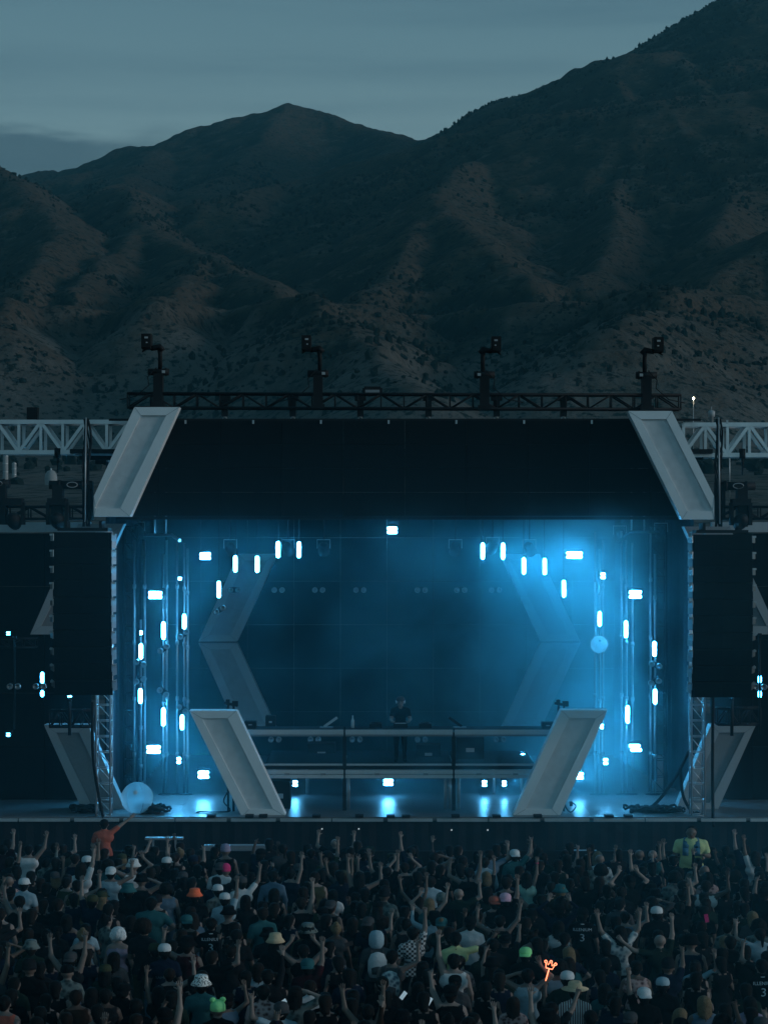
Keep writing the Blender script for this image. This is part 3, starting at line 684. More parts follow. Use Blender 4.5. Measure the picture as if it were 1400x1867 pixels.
def case(px, py0, py1, wpx, d, lab, name='flight_case', m=BLACK, dy=.6, grp=None):
    w0, w1 = W(px, py1, d), W(px, py0, d); u = M_(wpx, d); h = w1.z - w0.z; t = thing(name, lab, name.split('_')[-1], (w0.x, d, w0.z), grp)
    a = MB(); a.box((w0.x, d + dy / 2, w0.z + h / 2), (u, dy, h)); part(a, 'body', m, t)
    a = MB()
    for sx in (-1, 1): a.box((w0.x + sx * (u / 2 - .02), d - .012, w0.z + h / 2), (.04, .03, h * .98))
    for sz in (.03, .97): a.box((w0.x, d - .012, w0.z + h * sz), (u * .96, .028, .03))
    part(a, 'edge_trim', RUBBER, t, kind='stuff')
    a = MB(); a.box((w0.x, d - .01, w0.z + h * .55), (u * .3, .025, h * .14)); part(a, 'handle', STEEL, t)
    return t
case(511, 1424, 1486, 36, 54.6, 'black block case standing under the riser beside the left slanted panel', 'flight_case')
case(586, 1356, 1396, 50, 57.5, 'dark equipment case on the riser left of the dj legs', 'flight_case')
case(781, 1359, 1396, 44, 56.6, 'dark equipment case on the riser right of the dj legs', 'flight_case')
case(857, 1345, 1396, 50, 56.0, 'large dark cloth covered case on the riser beside the right post', 'flight_case')
case(456, 1316, 1329, 21, 54.4, 'small black monitor box on the left end of the dj table', 'monitor_speaker', dy=.4)
case(999, 1318, 1330, 22, 54.4, 'small black monitor box on the right end of the dj table', 'monitor_speaker', dy=.4)
for px, lab in ((493, 'small dark box at the foot of the rear left panel'),): case(px, 1306, 1330, 18, 56.5, lab, 'monitor_speaker', dy=.4)
# dj decks and mixer
zt_ = W(0, 1330, DR).z
for px, lab, w_ in ((685, 'black disc player on the dj table left of the mixer', .34), (730, 'black mixer on the dj table in front of the dj', .38), (775, 'black disc player on the dj table right of the mixer', .34)):
    w = W(px, 0, DR + .5); t = thing('disc_player' if w_ < .36 else 'mixer', lab, 'dj deck' if w_ < .36 else 'mixer', (w.x, DR + .5, zt_))
    a = MB(); a.box((w.x, DR + .5, zt_ + .06), (w_, .42, .12)); part(a, 'body', BLACK, t)
    a = MB()
    if w_ < .36: a.lathe([(.13, 0), (.13, .03), (0, .035)], 16, (w.x, DR + .46, zt_ + .12)); part(a, 'jog_wheel', BLACK, t)
    else: a.box((w.x, DR + .35, zt_ + .13), (.3, .04, .02)); part(a, 'fader', STEEL, t)
t = thing('drink_bottle', 'small clear bottle on the dj table left of the dj', 'bottle', W(643, 1330, DR + .4))
a = MB(); a.lathe([(0, 0), (.045, 0), (.045, .2), (.018, .26), (.018, .31), (0, .31)], 10, (W(643, 0, DR + .4).x, DR + .4, zt_)); part(a, 'bottle_body', PALE, t)
a = MB(); a.lathe([(.02, 0), (.02, .03), (0, .03)], 8, (W(643, 0, DR + .4).x, DR + .4, zt_ + .31)); part(a, 'cap', WHITEDOT, t)
for px, lab, s in ((595, 'tilted pale laptop lid standing on the dj table at the left', 1), (838, 'dark laptop with raised lid on the dj table at the right', -1)):
    w = W(px, 0, DR + .5); t = thing('laptop', lab, 'laptop', (w.x, DR + .5, zt_))
    a = MB(); a.box((w.x, DR + .45, zt_ + .012), (.36, .26, .02)); part(a, 'base', GREYCASE, t)
    a = MB(); a.box((w.x + s * .12, DR + .5, zt_ + .15), (.44, .02, .02 + .26), Matrix.Rotation(R(-35 * s), 3, 'Y') @ Matrix.Rotation(R(-18), 3, 'X') @ Matrix.Diagonal((1, 1, .25))); part(a, 'screen_lid', PALE if s > 0 else BLACK, t)
# small clamps / stands on the two lower panels
for px, py, lab in ((422, 1290, 'little black clamp light stand behind the left deck panel'), (1024, 1290, 'little black clamp light stand behind the right deck panel')):
    d = 54.1; w = W(px, py, d); t = thing('clamp_stand', lab, 'stand', (w.x, d, DECK_Z))
    for o in (-.09, .06): a = MB(); a.tube([(w.x + o, d, DECK_Z), (w.x + o, d, w.z + .1)], .035, 6); part(a, 'pole', BLACK, t)
    a = MB(); a.tube([(w.x - .2, d, w.z + .12), (w.x + .16, d, w.z + .05)], .04, 6); a.box((w.x + .1, d, w.z + .1), (.16, .14, .14)); a.box((w.x - .1, d, w.z + .14), (.1, .14, .14)); part(a, 'clamp', BLACK, t)

# crowd barricade in front of the deck
for i in range(14):
    x0 = -9.1 + i * 1.3; t = thing('crowd_barrier', 'grey steel crowd barrier section, %s from the left, mostly hidden by the crowd' % ('first second third fourth fifth sixth seventh eighth ninth tenth eleventh twelfth thirteenth fourteenth'.split()[i]), 'barrier', (x0 + .65, 49.0, 0), 'crowd barrier sections')
    a = MB(); a.box((x0 + .65, 49.0, .72), (1.26, .03, .95)); part(a, 'front_sheet', BLACK, t)
    a = MB(); a.tube([(x0 + .02, 49.0, 0), (x0 + .02, 49.0, 1.2), (x0 + 1.28, 49.0, 1.2), (x0 + 1.28, 49.0, 0)], .024, 6); part(a, 'top_rail', BLACK, t)
    a = MB(); a.box((x0 + .65, 49.45, .3), (1.26, .55, .04)); part(a, 'step', STEEL, t)
    for k in (.1, 1.2): a = MB(); a.bar((x0 + k, 49.05, 1.0), (x0 + k, 49.95, .02), .04); part(a, 'brace', STEEL, t)
for px0, px1, py, lab in ((372, 486, 1547, 'pale cable trough behind the barrier left of centre'), (1030, 1088, 1557, 'pale cable trough behind the barrier at the right'), (265, 334, 1529, 'thin pale bar lying at the deck skirt beside the big ball')):
    d = 50.6; p, q = W(px0, py, d), W(px1, py, d); t = thing('cable_trough', lab, 'rail', ((p.x + q.x) / 2, d, p.z), None)
    a = MB(); hh = .17 if px0 != 265 else .05; a.box(((p.x + q.x) / 2, d, p.z), (q.x - p.x, .25, hh)); part(a, 'channel', GREYCASE, t)
    a = MB(); [a.box((x, d, p.z / 2 - hh / 4), (.05, .05, p.z - hh / 2)) for x in (p.x + .2, q.x - .2)]; part(a, 'leg', STEEL, t, kind='stuff')
for i, (px, py) in enumerate(((587, 1512), (654, 1512), (823, 1514), (889, 1514))):
    d = 52.85; w = W(px, py, d); t = thing('skirt_light', 'tiny white pilot lamp on the deck skirt, %s' % ('leftmost', 'second from left', 'third from left', 'rightmost')[i], 'lamp', w, 'pilot lamps on the deck skirt')
    a = MB(); a.lathe([(0, -.02), (.02, -.01), (.02, .01), (0, .02)], 8, w); part(a, 'bulb', emit('pilot_lamp_glow_%d' % i, (.9, 1, 1), .45), t)
    a = MB(); a.box(w + Vector((0, .035, 0)), (.08, .03, .08)); part(a, 'socket', BLACK, t)
# loose cables on the deck
for k, (pts, lab) in enumerate((
  ([(415,1445),(408,1462),(420,1478),(400,1486),(360,1487)], 'thin black cable curling on the deck behind the left slanted panel'),
  ([(1036,1452),(1030,1468),(1040,1482),(1050,1470),(1040,1462)], 'thin black cable loop on the deck behind the right slanted panel'),
  ([(1256,1370),(1230,1420),(1190,1470),(1150,1478)], 'black cable sweeping down to the deck at the right wing'),
  ([(1240,1400),(1245,1450),(1262,1482),(1272,1486)], 'black cable hanging beside the right tower truss'),
  ([(168,1280),(170,1380),(180,1450),(190,1500),(192,1530)], 'thick black cable hanging beside the left tower truss'),
  ([(1300,1270),(1299,1400),(1300,1500)], 'straight black cable hanging right of the right tower truss'))):
    d = 53.6 if k not in (4, 5) else 52.9; P = [W(*p, d + .05 * j) for j, p in enumerate(pts)]
    for p in P: p.z = max(p.z, DECK_Z + .03) if k < 4 else p.z
    fine = []
    for j in range(len(P) - 1):
        p0, p1, p2, p3 = P[max(j - 1, 0)], P[j], P[j + 1], P[min(j + 2, len(P) - 1)]
        for q in range(5):
            u = q / 5; fine.append(.5 * ((2 * p1) + (p2 - p0) * u + (2 * p0 - 5 * p1 + 4 * p2 - p3) * u * u + (3 * p1 - p0 - 3 * p2 + p3) * u ** 3))
    fine.append(P[-1])
    t = thing('loose_cable', lab, 'cable', P[-1]); a = MB(); a.tube(fine, .02 if k < 2 else .045, 5); part(a, 'sheath', RUBBER, t)
    a = MB(); a.tube([P[-1], P[-1] + Vector((.02, 0, -.12))], .05, 6); part(a, 'connector', RUBBER, t)
for px0, px1, lab in ((1150, 1245, 'heap of black cable and cloth on the deck at the right'), (262, 292, 'small heap of black cable on the deck beside the big ball'), (143, 166, 'dark rounded monitor bag low beside the left wing panel')):
    d = 53.5; t = thing('cable_heap', lab, 'heap', W((px0 + px1) / 2, 1486, d), None); rs = random.Random(px0)
    for k in range(10):
        c = W(px0 + (px1 - px0) * rs.random(), 1484, d + rs.random() * .6); c.z = DECK_Z + .05 + .12 * rs.random(); r_ = .15 + .25 * rs.random()
        a = MB(); a.tube([c + Vector((r_ * math.cos(g), r_ * .6 * math.sin(g), .05 * math.sin(3 * g))) for g in np.linspace(0, 6.0, 14)], .035, 5); part(a, 'coil', RUBBER, t)
    a = MB(); a.lathe([(1, 0), (.95, .5), (.6, .85), (0, 1)], 14, W((px0 + px1) / 2, 1484, d + .6) * 1.0, None, M_((px1 - px0) / 2, d), .4); 
    a.v = [(x, y, DECK_Z + (z - a.v[0][2]) * .12) for x, y, z in a.v]; part(a, 'cover', RUBBER, t)

# ------------------------------------------------------------------ lamps
BLUE = (.06, .50, 1.0)
TUBE_E = emit("led_tube_glow", BLUE, 165)
BLIND_E = emit("led_bar_glow", (.10, .52, 1.0), 165)
DIM_E = emit("side_lamp_glow", (.05, .50, 1.0), 30)
POLES = [(245, 985, 1478), (257, 1130, 1478), (264, 985, 1478), (298, 1010, 1478), (304, 985, 1478), (323, 985, 1478), (336, 990, 1478), (342, 1000, 1478),
         (1085, 970, 1478), (1093, 1000, 1478), (1099, 985, 1478), (1133, 968, 1478), (1142, 985, 1478), (1153, 990, 1478), (1186, 970, 1478), (1194, 1010, 1478), (372, 1020, 1010)]
for px, a0, a1 in POLES[:-1]:
    d = 57.6; p, q = W(px, a1, d), W(px, a0, d); p.z = DECK_Z
    side = 'left' if px < 700 else 'right'
    t = thing('lamp_pole', 'thin vertical chrome lamp pole at the %s side of the stage' % side, 'pole', (p.x, d, p.z), 'chrome lamp poles')
    t['label'] = 'thin lamp pole at the %s of stage, %s' % (side, {245: 'nearest the left dark tower', 257: 'carrying the two outermost tube lamps', 264: 'just inside the outermost tube lamps', 298: 'carrying the middle tube lamps of the arc', 304: 'beside the bright bar lamp', 323: 'under the small round lamp', 336: 'carrying the inner tube lamps of the arc', 342: 'innermost one of the left group', 1085: 'innermost one of the right group', 1093: 'above the pale ball with dots', 1099: 'behind the small double lamp', 1133: 'left of the long glowing tubes', 1142: 'carrying the middle glowing tubes', 1153: 'above the bar lamp in smoke', 1186: 'left of the dark tower truss', 1194: 'carrying the two outermost glowing tubes'}[px])
    a = MB(); a.tube([p, q], .034, 8); part(a, 'pipe', CHROME, t)
    a = MB(); a.lathe([(.16, 0), (.16, .02), (.05, .04), (0, .04)], 10, p); part(a, 'foot_plate', BLACK, t)
    for j in range(4):
        z = p.z + (q.z - p.z) * (.15 + .22 * j); a = MB(); a.tube([(p.x, d, z), (p.x, d, z + .12)], .055, 8); part(a, 'coupler', CHROME, t)
def tube_lamp(px, y0, y1, lab, d=57.4, mat=None, rpx=3.4):
    p, q = W(px, y1, d), W(px, y0, d); r_ = M_(rpx, d); t = thing('tube_lamp', lab, 'lamp', (p.x, d, p.z), 'vertical glowing tube lamps')
    a = MB(); k = .35
    a.tube([p + Vector((0, 0, .0)), p + Vector((0, 0, r_ * k)), p + Vector((0, 0, r_)), q - Vector((0, 0, r_)), q - Vector((0, 0, r_ * k)), q], [r_ * .25, r_ * .75, r_, r_, r_ * .75, r_ * .25], 10); part(a, 'glowing_tube', mat or TUBE_E, t)
    m_ = p.lerp(q, .5); L_ = q.z - p.z; a = MB(); a.box(m_ + Vector((0, r_ + .03, 0)), (r_ * 2.5, .03, L_ * 1.04))
    for k_ in (-1, 1): a.box(m_ + Vector((k_ * r_ * 1.2, r_ * .55, 0)), (.012, r_ * 1.1, L_ * 1.02))
    part(a, 'channel', BLACK, t)
    a = MB(); a.box(p.lerp(q, .5) + Vector((0, r_ + .12, 0)), (.08, .1, .1)); part(a, 'clamp', BLACK, t)
    if px > 372 and px < 1060 and y0 < 1100:                   # hung from the roof on a thin pipe
        a = MB(); a.tube([q + Vector((0, r_ + .06, -.1)), (q.x, d + r_ + .06, 11.2)], .012, 5); part(a, 'hanger', BLACK, t)
tl = [(257,1174,1202,'tube lamp at the far left of the arc, upper one of the outer pair'),(256,1256,1283,'tube lamp at the far left of the arc, lower one of the outer pair'),
 (298,1134,1166,'tube lamp of the left arc just under the bright bar lamp'),(298,1291,1324,'tube lamp of the lower left arc just above the low bar lamp'),
 (336,1120,1147,'shorter tube lamp of the left arc, right of the bar lamp'),(332,1304,1331,'shorter tube lamp of the lower left arc beside the left deck panel'),
 (399,1060,1090,'single tube lamp hanging lowest above the rear left panel'),(429,1013,1043,'tube lamp hanging above the rear left panel, left one of a pair'),
 (469,1014,1044,'tube lamp hanging above the rear left panel, right one of a pair'),(507,987,1017,'topmost tube lamp left of centre, left one of a pair'),(545,988,1017,'topmost tube lamp left of centre, right one of a pair'),
 (880,990,1020,'topmost tube lamp right of centre, left one of a pair'),(917,990,1020,'topmost tube lamp right of centre, right one of a pair'),
 (955,1017,1047,'tube lamp hanging in blue smoke right of centre, left one of a pair'),(993,1018,1048,'tube lamp hanging in blue smoke right of centre, right one of a pair'),
 (1028,1058,1089,'single tube lamp hanging below the wide bar lamp at right'),(1093,1115,1142,'tube lamp just above the pale dotted ball'),
 (1141,1132,1163,'tube lamp glowing in smoke right of the pale dotted ball'),(1193,1170,1197,'tube lamp at the far right of the arc, upper one of the outer pair'),
 (1194,1257,1284,'tube lamp at the far right of the arc, lower one of the outer pair'),(1144,1287,1319,'tube lamp in smoke right of the right deck panel')]
for x, a0, a1, lab in tl: tube_lamp(x, a0, a1, lab)
def bar_lamp(px, py, w_, h_, lab, d=57.2, mat=None, name='bar_lamp', off=0, grp='glowing bar lamps'):
    c = W(px, py, d); u = M_(1, d); t = thing(name, lab, 'lamp', (c.x, d, c.z), grp)
    a = MB(); a.box(c + Vector((0, .12, 0)), (w_ * u * 1.05, .16, h_ * u * 1.1)); part(a, 'housing', BLACK, t)
    for k in (-1, 1):
        a = MB(); cc = c + Vector((k * off * u, 0, k * h_ * u * .27)); hw, r_ = w_ * u * .47 - abs(off) * u * .5, h_ * u * .20
        a.tube([cc - Vector((hw, 0, 0)), cc - Vector((hw - r_ * .6, 0, 0)), cc + Vector((hw - r_ * .6, 0, 0)), cc + Vector((hw, 0, 0))], [r_ * .6, r_, r_, r_ * .6], 8); part(a, 'glowing_bar', mat or BLIND_E, t)
    a = MB(); a.tube([c + Vector((-w_ * u * .55, .12, 0)), c + Vector((-w_ * u * .6, .2, h_ * u * .8)), c + Vector((w_ * u * .6, .2, h_ * u * .8)), c + Vector((w_ * u * .55, .12, 0))], .02, 5); part(a, 'yoke', BLACK, t)
for x, y, w_, h_, o, lab in ((374,1014,20,13,0,'bright bar lamp at the upper left of the stage opening'),(283,1085,25,14,0,'bright bar lamp at the left, highest near the poles'),(280,1367,25,15,0,'bright bar lamp low at the left near the poles'),
 (371,1413,20,14,0,'bright bar lamp low beside the left deck panel'),(715,967,18,13,0,'bright square bar lamp at the top centre under the header'),(1047,1012,30,13,0,'widest bar lamp at the upper right of the stage'),
 (1158,1084,23,15,0,'bar lamp in smoke at the right near the dark tower'),(1158,1364,22,14,-1.5,'bar lamp with two offset bars low at the right'),(1056,1415,15,13,0,'bar lamp low behind the right deck panel'),(708,1427,17,12,0,'bar lamp on the deck under the middle of the riser')):
    bar_lamp(x, y, w_, h_, lab, off=o)
for x, y, w_, h_, lab in ((328,1055,6,5,'tiny round lamp at the upper left between two poles'),(326,1387,7,12,'small double lamp low at the left, inner pole'),(1099,1050,8,12,'small double lamp above the tube lamp over the dotted ball'),
 (1104,1389,8,12,'small double lamp low right of the right deck panel'),(1097,1325,6,9,'small lamp at the upper edge of the right deck panel'),(257,1154,5,7,'tiny lamp above the outermost left tube lamp'),
 (538,1429,8,11,'short upright lamp under the riser at the left'),(883,1429,8,11,'short upright lamp under the riser right of centre'),(919,1429,7,10,'short upright lamp under the riser at the right'),(953,1380,8,11,'short lamp on the riser left of the right deck panel')):
    bar_lamp(x, y, w_, h_, lab, name='accent_lamp', grp='small accent lamps')
for x, y, w_, h_, lab in ((77,1236,8,21,'tube lamp on the left wing, upper one of two'),(77,1265,8,12,'tube lamp on the left wing, lower one of two'),(1385,1239,8,14,'tube lamp on the right wing, upper one of two'),(1385,1266,8,13,'tube lamp on the right wing, lower one of two')):
    tube_lamp(x, y - h_ / 2, y + h_ / 2, lab, d=55.6, mat=DIM_E)
for x, y, w_, lab in ((127,1268,8,'small lamp below the left speaker column'),(15,1155,7,'small round lamp at the left edge above the thin truss'),(15,1340,7,'small round lamp low at the left edge'),(1334,1267,8,'small lamp below the right speaker column')):
    bar_lamp(x, y, w_, w_, lab, d=52.9, mat=DIM_E, name='accent_lamp', grp='small accent lamps')
for px, py0, py1, lab in ((1334, 1272, 1342, 'dark tube stand under the small right wing lamp'), (127, 1274, 1341, 'dark tube stand under the small left wing lamp'), (1385, 1155, 1340, 'dark thin pole on the right wing'), (26, 1160, 1330, 'dark thin pole on the left wing')):
    d = 53.0; t = thing('lamp_stand', lab, 'stand', W(px, py1, d)); a = MB(); a.tube([W(px, py1, d), W(px, py0, d)], M_(3.2 if px in (1334, 127) else 1.8, d), 8); part(a, 'pole', BLACK, t)
    a = MB(); a.tube([W(px, py0 + 4, d), W(px, py0, d)], M_(4.0, d), 8); part(a, 'collar', BLACK, t)
# unlit twin-lens lamps
def twin_lamp(px, py, lab, d=59.5, rot=0, sp=7):
    c = W(px, py, d); u = M_(1, d); t = thing('twin_lens_lamp', lab, 'lamp', (c.x, d, c.z), 'unlit twin lens lamps')
    rt = Matrix.Rotation(R(rot), 3, 'Y')
    a = MB(); a.box(c + Vector((0, .2, 0)), (sp * 2.5 * u, .25, 10 * u), rt); part(a, 'housing', BLACK, t)
    for k in (-1, 1):
        o = rt @ Vector((k * sp * u, 0, 0))
        a = MB(); a.lathe([(0, 0), (.045, .01), (.05, .03), (.085, .05), (.085, -.1)], 14, c + o, Matrix.Rotation(R(90), 3, 'X')); part(a, 'lens', CHROME, t)
nm = ['leftmost', 'second', 'third', 'fourth', 'fifth', 'sixth', 'seventh', 'eighth']
for i, x in enumerate((427, 507, 581, 656, 768, 840, 903)): twin_lamp(x, 1076, 'unlit twin lens lamp hanging in the upper row, %s from the left' % nm[i], d=60.5)
for i, x in enumerate((501, 573, 649, 768, 838, 911)): twin_lamp(x, 1349, 'unlit twin lens lamp seen under the dj table, %s from the left' % nm[i], d=59)
for x, y, r_, lab in ((255,1210,20,'unlit twin lens lamp below the upper outer left tube lamp'),(255,1241,-20,'unlit twin lens lamp above the lower outer left tube lamp'),(298,1183,-35,'unlit twin lens lamp below the middle left tube lamp'),(297,1263,35,'unlit twin lens lamp above the low middle left tube lamp'),(334,1157,-40,'unlit twin lens lamp below the inner left tube lamp'),(332,1294,35,'unlit twin lens lamp above the low inner left tube lamp'),(400,1112,-30,'unlit twin lens lamp below the single hanging left tube lamp'),(1195,1213,18,'unlit twin lens lamp below the upper outer right tube lamp'),(1194,1244,-18,'unlit twin lens lamp above the lower outer right tube lamp'),(25,1252,0,'unlit twin lens lamp on the left wing near the edge'),(72,1252,0,'unlit twin lens lamp between the two left wing tube lamps'),(1386,1253,0,'unlit twin lens lamp between the two right wing tube lamps')):
    twin_lamp(x, y, lab, d=57.3 if 100 < x < 1300 else 55.5, rot=r_)
# hung par cans and brackets near the roof
for i, (px, py) in enumerate(((252, 968), (420, 1000), (525, 1000), (590, 1000), (830, 1000), (898, 996), (965, 1000), (1130, 975), (1205, 970))):
    d = 58.0; c = W(px, py, d); t = thing('par_can', 'unlit black par can hanging under the roof, %s from the left' % (nm + ['ninth'])[i], 'stage light', (c.x, d, c.z), 'par cans under the roof')
    a = MB(); a.lathe([(.10, .2), (.15, .12), (.17, -.2), (.15, -.2), (.14, -.12), (0, -.1)], 12, c, Matrix.Rotation(R(55), 3, 'X') @ Matrix.Rotation(R((i * 47) % 40 - 20), 3, 'Y')); part(a, 'can', BLACK, t)
    a = MB(); a.tube([c + Vector((-.19, 0, 0)), c + Vector((-.19, 0, .26)), c + Vector((.19, 0, .26)), c + Vector((.19, 0, 0))], .016, 5); part(a, 'yoke', CHROME, t)
    a = MB(); a.tube([c + Vector((0, 0, .26)), (c.x, d, 11.2)], .02, 5); part(a, 'hanger', BLACK, t)
for px0, px1, py, d, lab in ((262, 330, 976, 57.8, 'short chrome rail with a bent end near the roof at the left'), (1128, 1205, 970, 57.2, 'short dark rail with a bent end near the roof at the right')):
    p, q = W(px0, py, d), W(px1, py, d); t = thing('roof_rail', lab, 'rail', p)
    a = MB(); a.tube([p, p.lerp(q, .75), q + Vector((0, -.4, -.15 if px0 < 700 else .1))] if px0 < 700 else [p + Vector((0, 0, -.3)), p.lerp(q, .25), q], .05, 8); part(a, 'rail', CHROME if px0 < 700 else BLACK, t)
    a = MB(); [a.tube([p.lerp(q, k), p.lerp(q, k) + Vector((0, 0, 11.2 - p.z))], .03, 6) for k in (.3, .6)]; part(a, 'drop_pipe', CHROME, t, kind='stuff')

# stage smoke: real scattering smoke that the lamps light up, thicker to the right
sm, n, l, b = nmat('stage_smoke'); n.remove(b)
vol = n.new('ShaderNodeVolumePrincipled'); vol.inputs['Color'].default_value = (.30, .86, 1.0, 1); vol.inputs['Anisotropy'].default_value = .35
g = n.new('ShaderNodeNewGeometry'); nz = n.new('ShaderNodeTexNoise'); nz.inputs['Scale'].default_value = .42; nz.inputs['Detail'].default_value = 5; nz.inputs['Roughness'].default_value = .6; nz.inputs['Distortion'].default_value = 1.0
l.new(g.outputs['Position'], nz.inputs['Vector'])
r1 = n.new('ShaderNodeMapRange'); r1.inputs[1].default_value = .38; r1.inputs[2].default_value = .66; r1.inputs[3].default_value = .12; r1.inputs[4].default_value = 2.3; l.new(nz.outputs['Fac'], r1.inputs[0])
sp = n.new('ShaderNodeSeparateXYZ'); l.new(g.outputs['Position'], sp.inputs[0])
r2 = n.new('ShaderNodeMapRange'); r2.interpolation_type = 'SMOOTHSTEP'
for k, v in ((1, -3.0), (2, 5.5), (3, .34), (4, 1.9)): r2.inputs[k].default_value = v
l.new(sp.outputs['X'], r2.inputs[0])
ab = n.new('ShaderNodeMath'); ab.operation = 'ABSOLUTE'; l.new(sp.outputs['X'], ab.inputs[0])
r4 = n.new('ShaderNodeMapRange'); r4.interpolation_type = 'SMOOTHSTEP'
for k, v in ((1, 2.0), (2, 5.6), (3, .38), (4, 1.0)): r4.inputs[k].default_value = v
l.new(ab.outputs[0], r4.inputs[0])
r5 = n.new('ShaderNodeMapRange'); r5.interpolation_type = 'SMOOTHSTEP'
for k, v in ((1, 5.6), (2, 7.9), (3, 1.0), (4, .10)): r5.inputs[k].default_value = v
l.new(ab.outputs[0], r5.inputs[0])
m5 = n.new('ShaderNodeMath'); m5.operation = 'MULTIPLY'; l.new(r4.outputs[0], m5.inputs[0]); l.new(r5.outputs[0], m5.inputs[1]); r4 = m5
r6 = n.new('ShaderNodeMapRange'); r6.interpolation_type = 'SMOOTHSTEP'
for k, v in ((1, 8.4), (2, 10.4), (3, 1.0), (4, .0)): r6.inputs[k].default_value = v
l.new(sp.outputs['Z'], r6.inputs[0])
m6 = n.new('ShaderNodeMath'); m6.operation = 'MULTIPLY'; l.new(r4.outputs[0], m6.inputs[0]); l.new(r6.outputs[0], m6.inputs[1]); r4 = m6
r7 = n.new('ShaderNodeMapRange'); r7.interpolation_type = 'SMOOTHSTEP'
for k, v in ((1, 2.5), (2, 6.5), (3, 1.35), (4, .82)): r7.inputs[k].default_value = v
l.new(sp.outputs['Z'], r7.inputs[0])
m7 = n.new('ShaderNodeMath'); m7.operation = 'MULTIPLY'; l.new(r4.outputs[0], m7.inputs[0]); l.new(r7.outputs[0], m7.inputs[1]); r4 = m7
m4 = n.new('ShaderNodeMath'); m4.operation = 'MULTIPLY'; l.new(r2.outputs[0], m4.inputs[0]); l.new(r4.outputs[0], m4.inputs[1]); r2 = m4
mu = n.new('ShaderNodeMath'); mu.operation = 'MULTIPLY'; l.new(r1.outputs[0], mu.inputs[0]); l.new(r2.outputs[0], mu.inputs[1])
r3 = n.new('ShaderNodeMapRange'); r3.interpolation_type = 'SMOOTHSTEP'
for k, v in ((1, 57.0), (2, 64.0), (3, 1.25), (4, .30)): r3.inputs[k].default_value = v
l.new(sp.outputs['Y'], r3.inputs[0])
my = n.new('ShaderNodeMath'); my.operation = 'MULTIPLY'; l.new(mu.outputs[0], my.inputs[0]); l.new(r3.outputs[0], my.inputs[1]); mu = my
mv = n.new('ShaderNodeMath'); mv.operation = 'MULTIPLY'; l.new(mu.outputs[0], mv.inputs[0]); mv.inputs[1].default_value = .045
l.new(mv.outputs[0], vol.inputs['Density']); l.new(vol.outputs['Volume'], n['Material Output'].inputs['Volume'])
prof = [(52.7, -.1), (68.3, -.1), (68.3, 11.3), (51.0, 11.3), (51.0, 6.2), (52.7, 5.0)]
a = MB(); k = len(prof); a.add([(-9.0, y, z) for y, z in prof] + [(9.6, y, z) for y, z in prof], [tuple(range(k))[::-1], tuple(range(k, 2 * k))] + [(i, (i + 1) % k, (i + 1) % k + k, i + k) for i in range(k)])
a.build('stage_smoke', sm, kind='stuff')
# smoke drifting over the crowd's right half, plus thin haze added to lift darks
dm, n, l, b = nmat('smoke_and_added_haze'); n.remove(b)
vol = n.new('ShaderNodeVolumePrincipled'); vol.inputs['Color'].default_value = (.20, .80, 1.0, 1); vol.inputs['Anisotropy'].default_value = .2
g = n.new('ShaderNodeNewGeometry'); nz = n.new('ShaderNodeTexNoise'); nz.inputs['Scale'].default_value = .22; nz.inputs['Detail'].default_value = 3; l.new(g.outputs['Position'], nz.inputs['Vector'])
sp = n.new('ShaderNodeSeparateXYZ'); l.new(g.outputs['Position'], sp.inputs[0])
ra = n.new('ShaderNodeMapRange'); ra.interpolation_type = 'SMOOTHSTEP'
for k, v in ((1, -2.0), (2, 8.0), (3, .0001), (4, .0032)): ra.inputs[k].default_value = v
l.new(sp.outputs[0], ra.inputs[0])
rb = n.new('ShaderNodeMapRange'); rb.inputs[1].default_value = .35; rb.inputs[2].default_value = .65; rb.inputs[3].default_value = .4; rb.inputs[4].default_value = 1.6; l.new(nz.outputs['Fac'], rb.inputs[0])
rz_ = n.new('ShaderNodeMapRange'); rz_.interpolation_type = 'SMOOTHSTEP'
for k, v in ((1, 2.2), (2, 4.6), (3, 1.0), (4, 0.0)): rz_.inputs[k].default_value = v
l.new(sp.outputs[2], rz_.inputs[0])
rf_ = n.new('ShaderNodeMapRange'); rf_.interpolation_type = 'SMOOTHSTEP'
for k, v in ((1, 8.5), (2, 13.2), (3, .0019), (4, 0.0)): rf_.inputs[k].default_value = v
l.new(sp.outputs[2], rf_.inputs[0])
def mth(op, p_, q_):
    x = n.new('ShaderNodeMath'); x.operation = op; l.new(p_, x.inputs[0]); l.new(q_, x.inputs[1]); return x.outputs[0]
l.new(mth('ADD', mth('MULTIPLY', mth('MULTIPLY', ra.outputs[0], rb.outputs[0]), rz_.outputs[0]), rf_.outputs[0]), vol.inputs['Density']); l.new(vol.outputs['Volume'], n['Material Output'].inputs['Volume'])
a = MB(); a.box((0, 36.9, 6.65), (26, 28.0, 13.4)); a.build('smoke_and_added_haze', dm, kind='stuff')
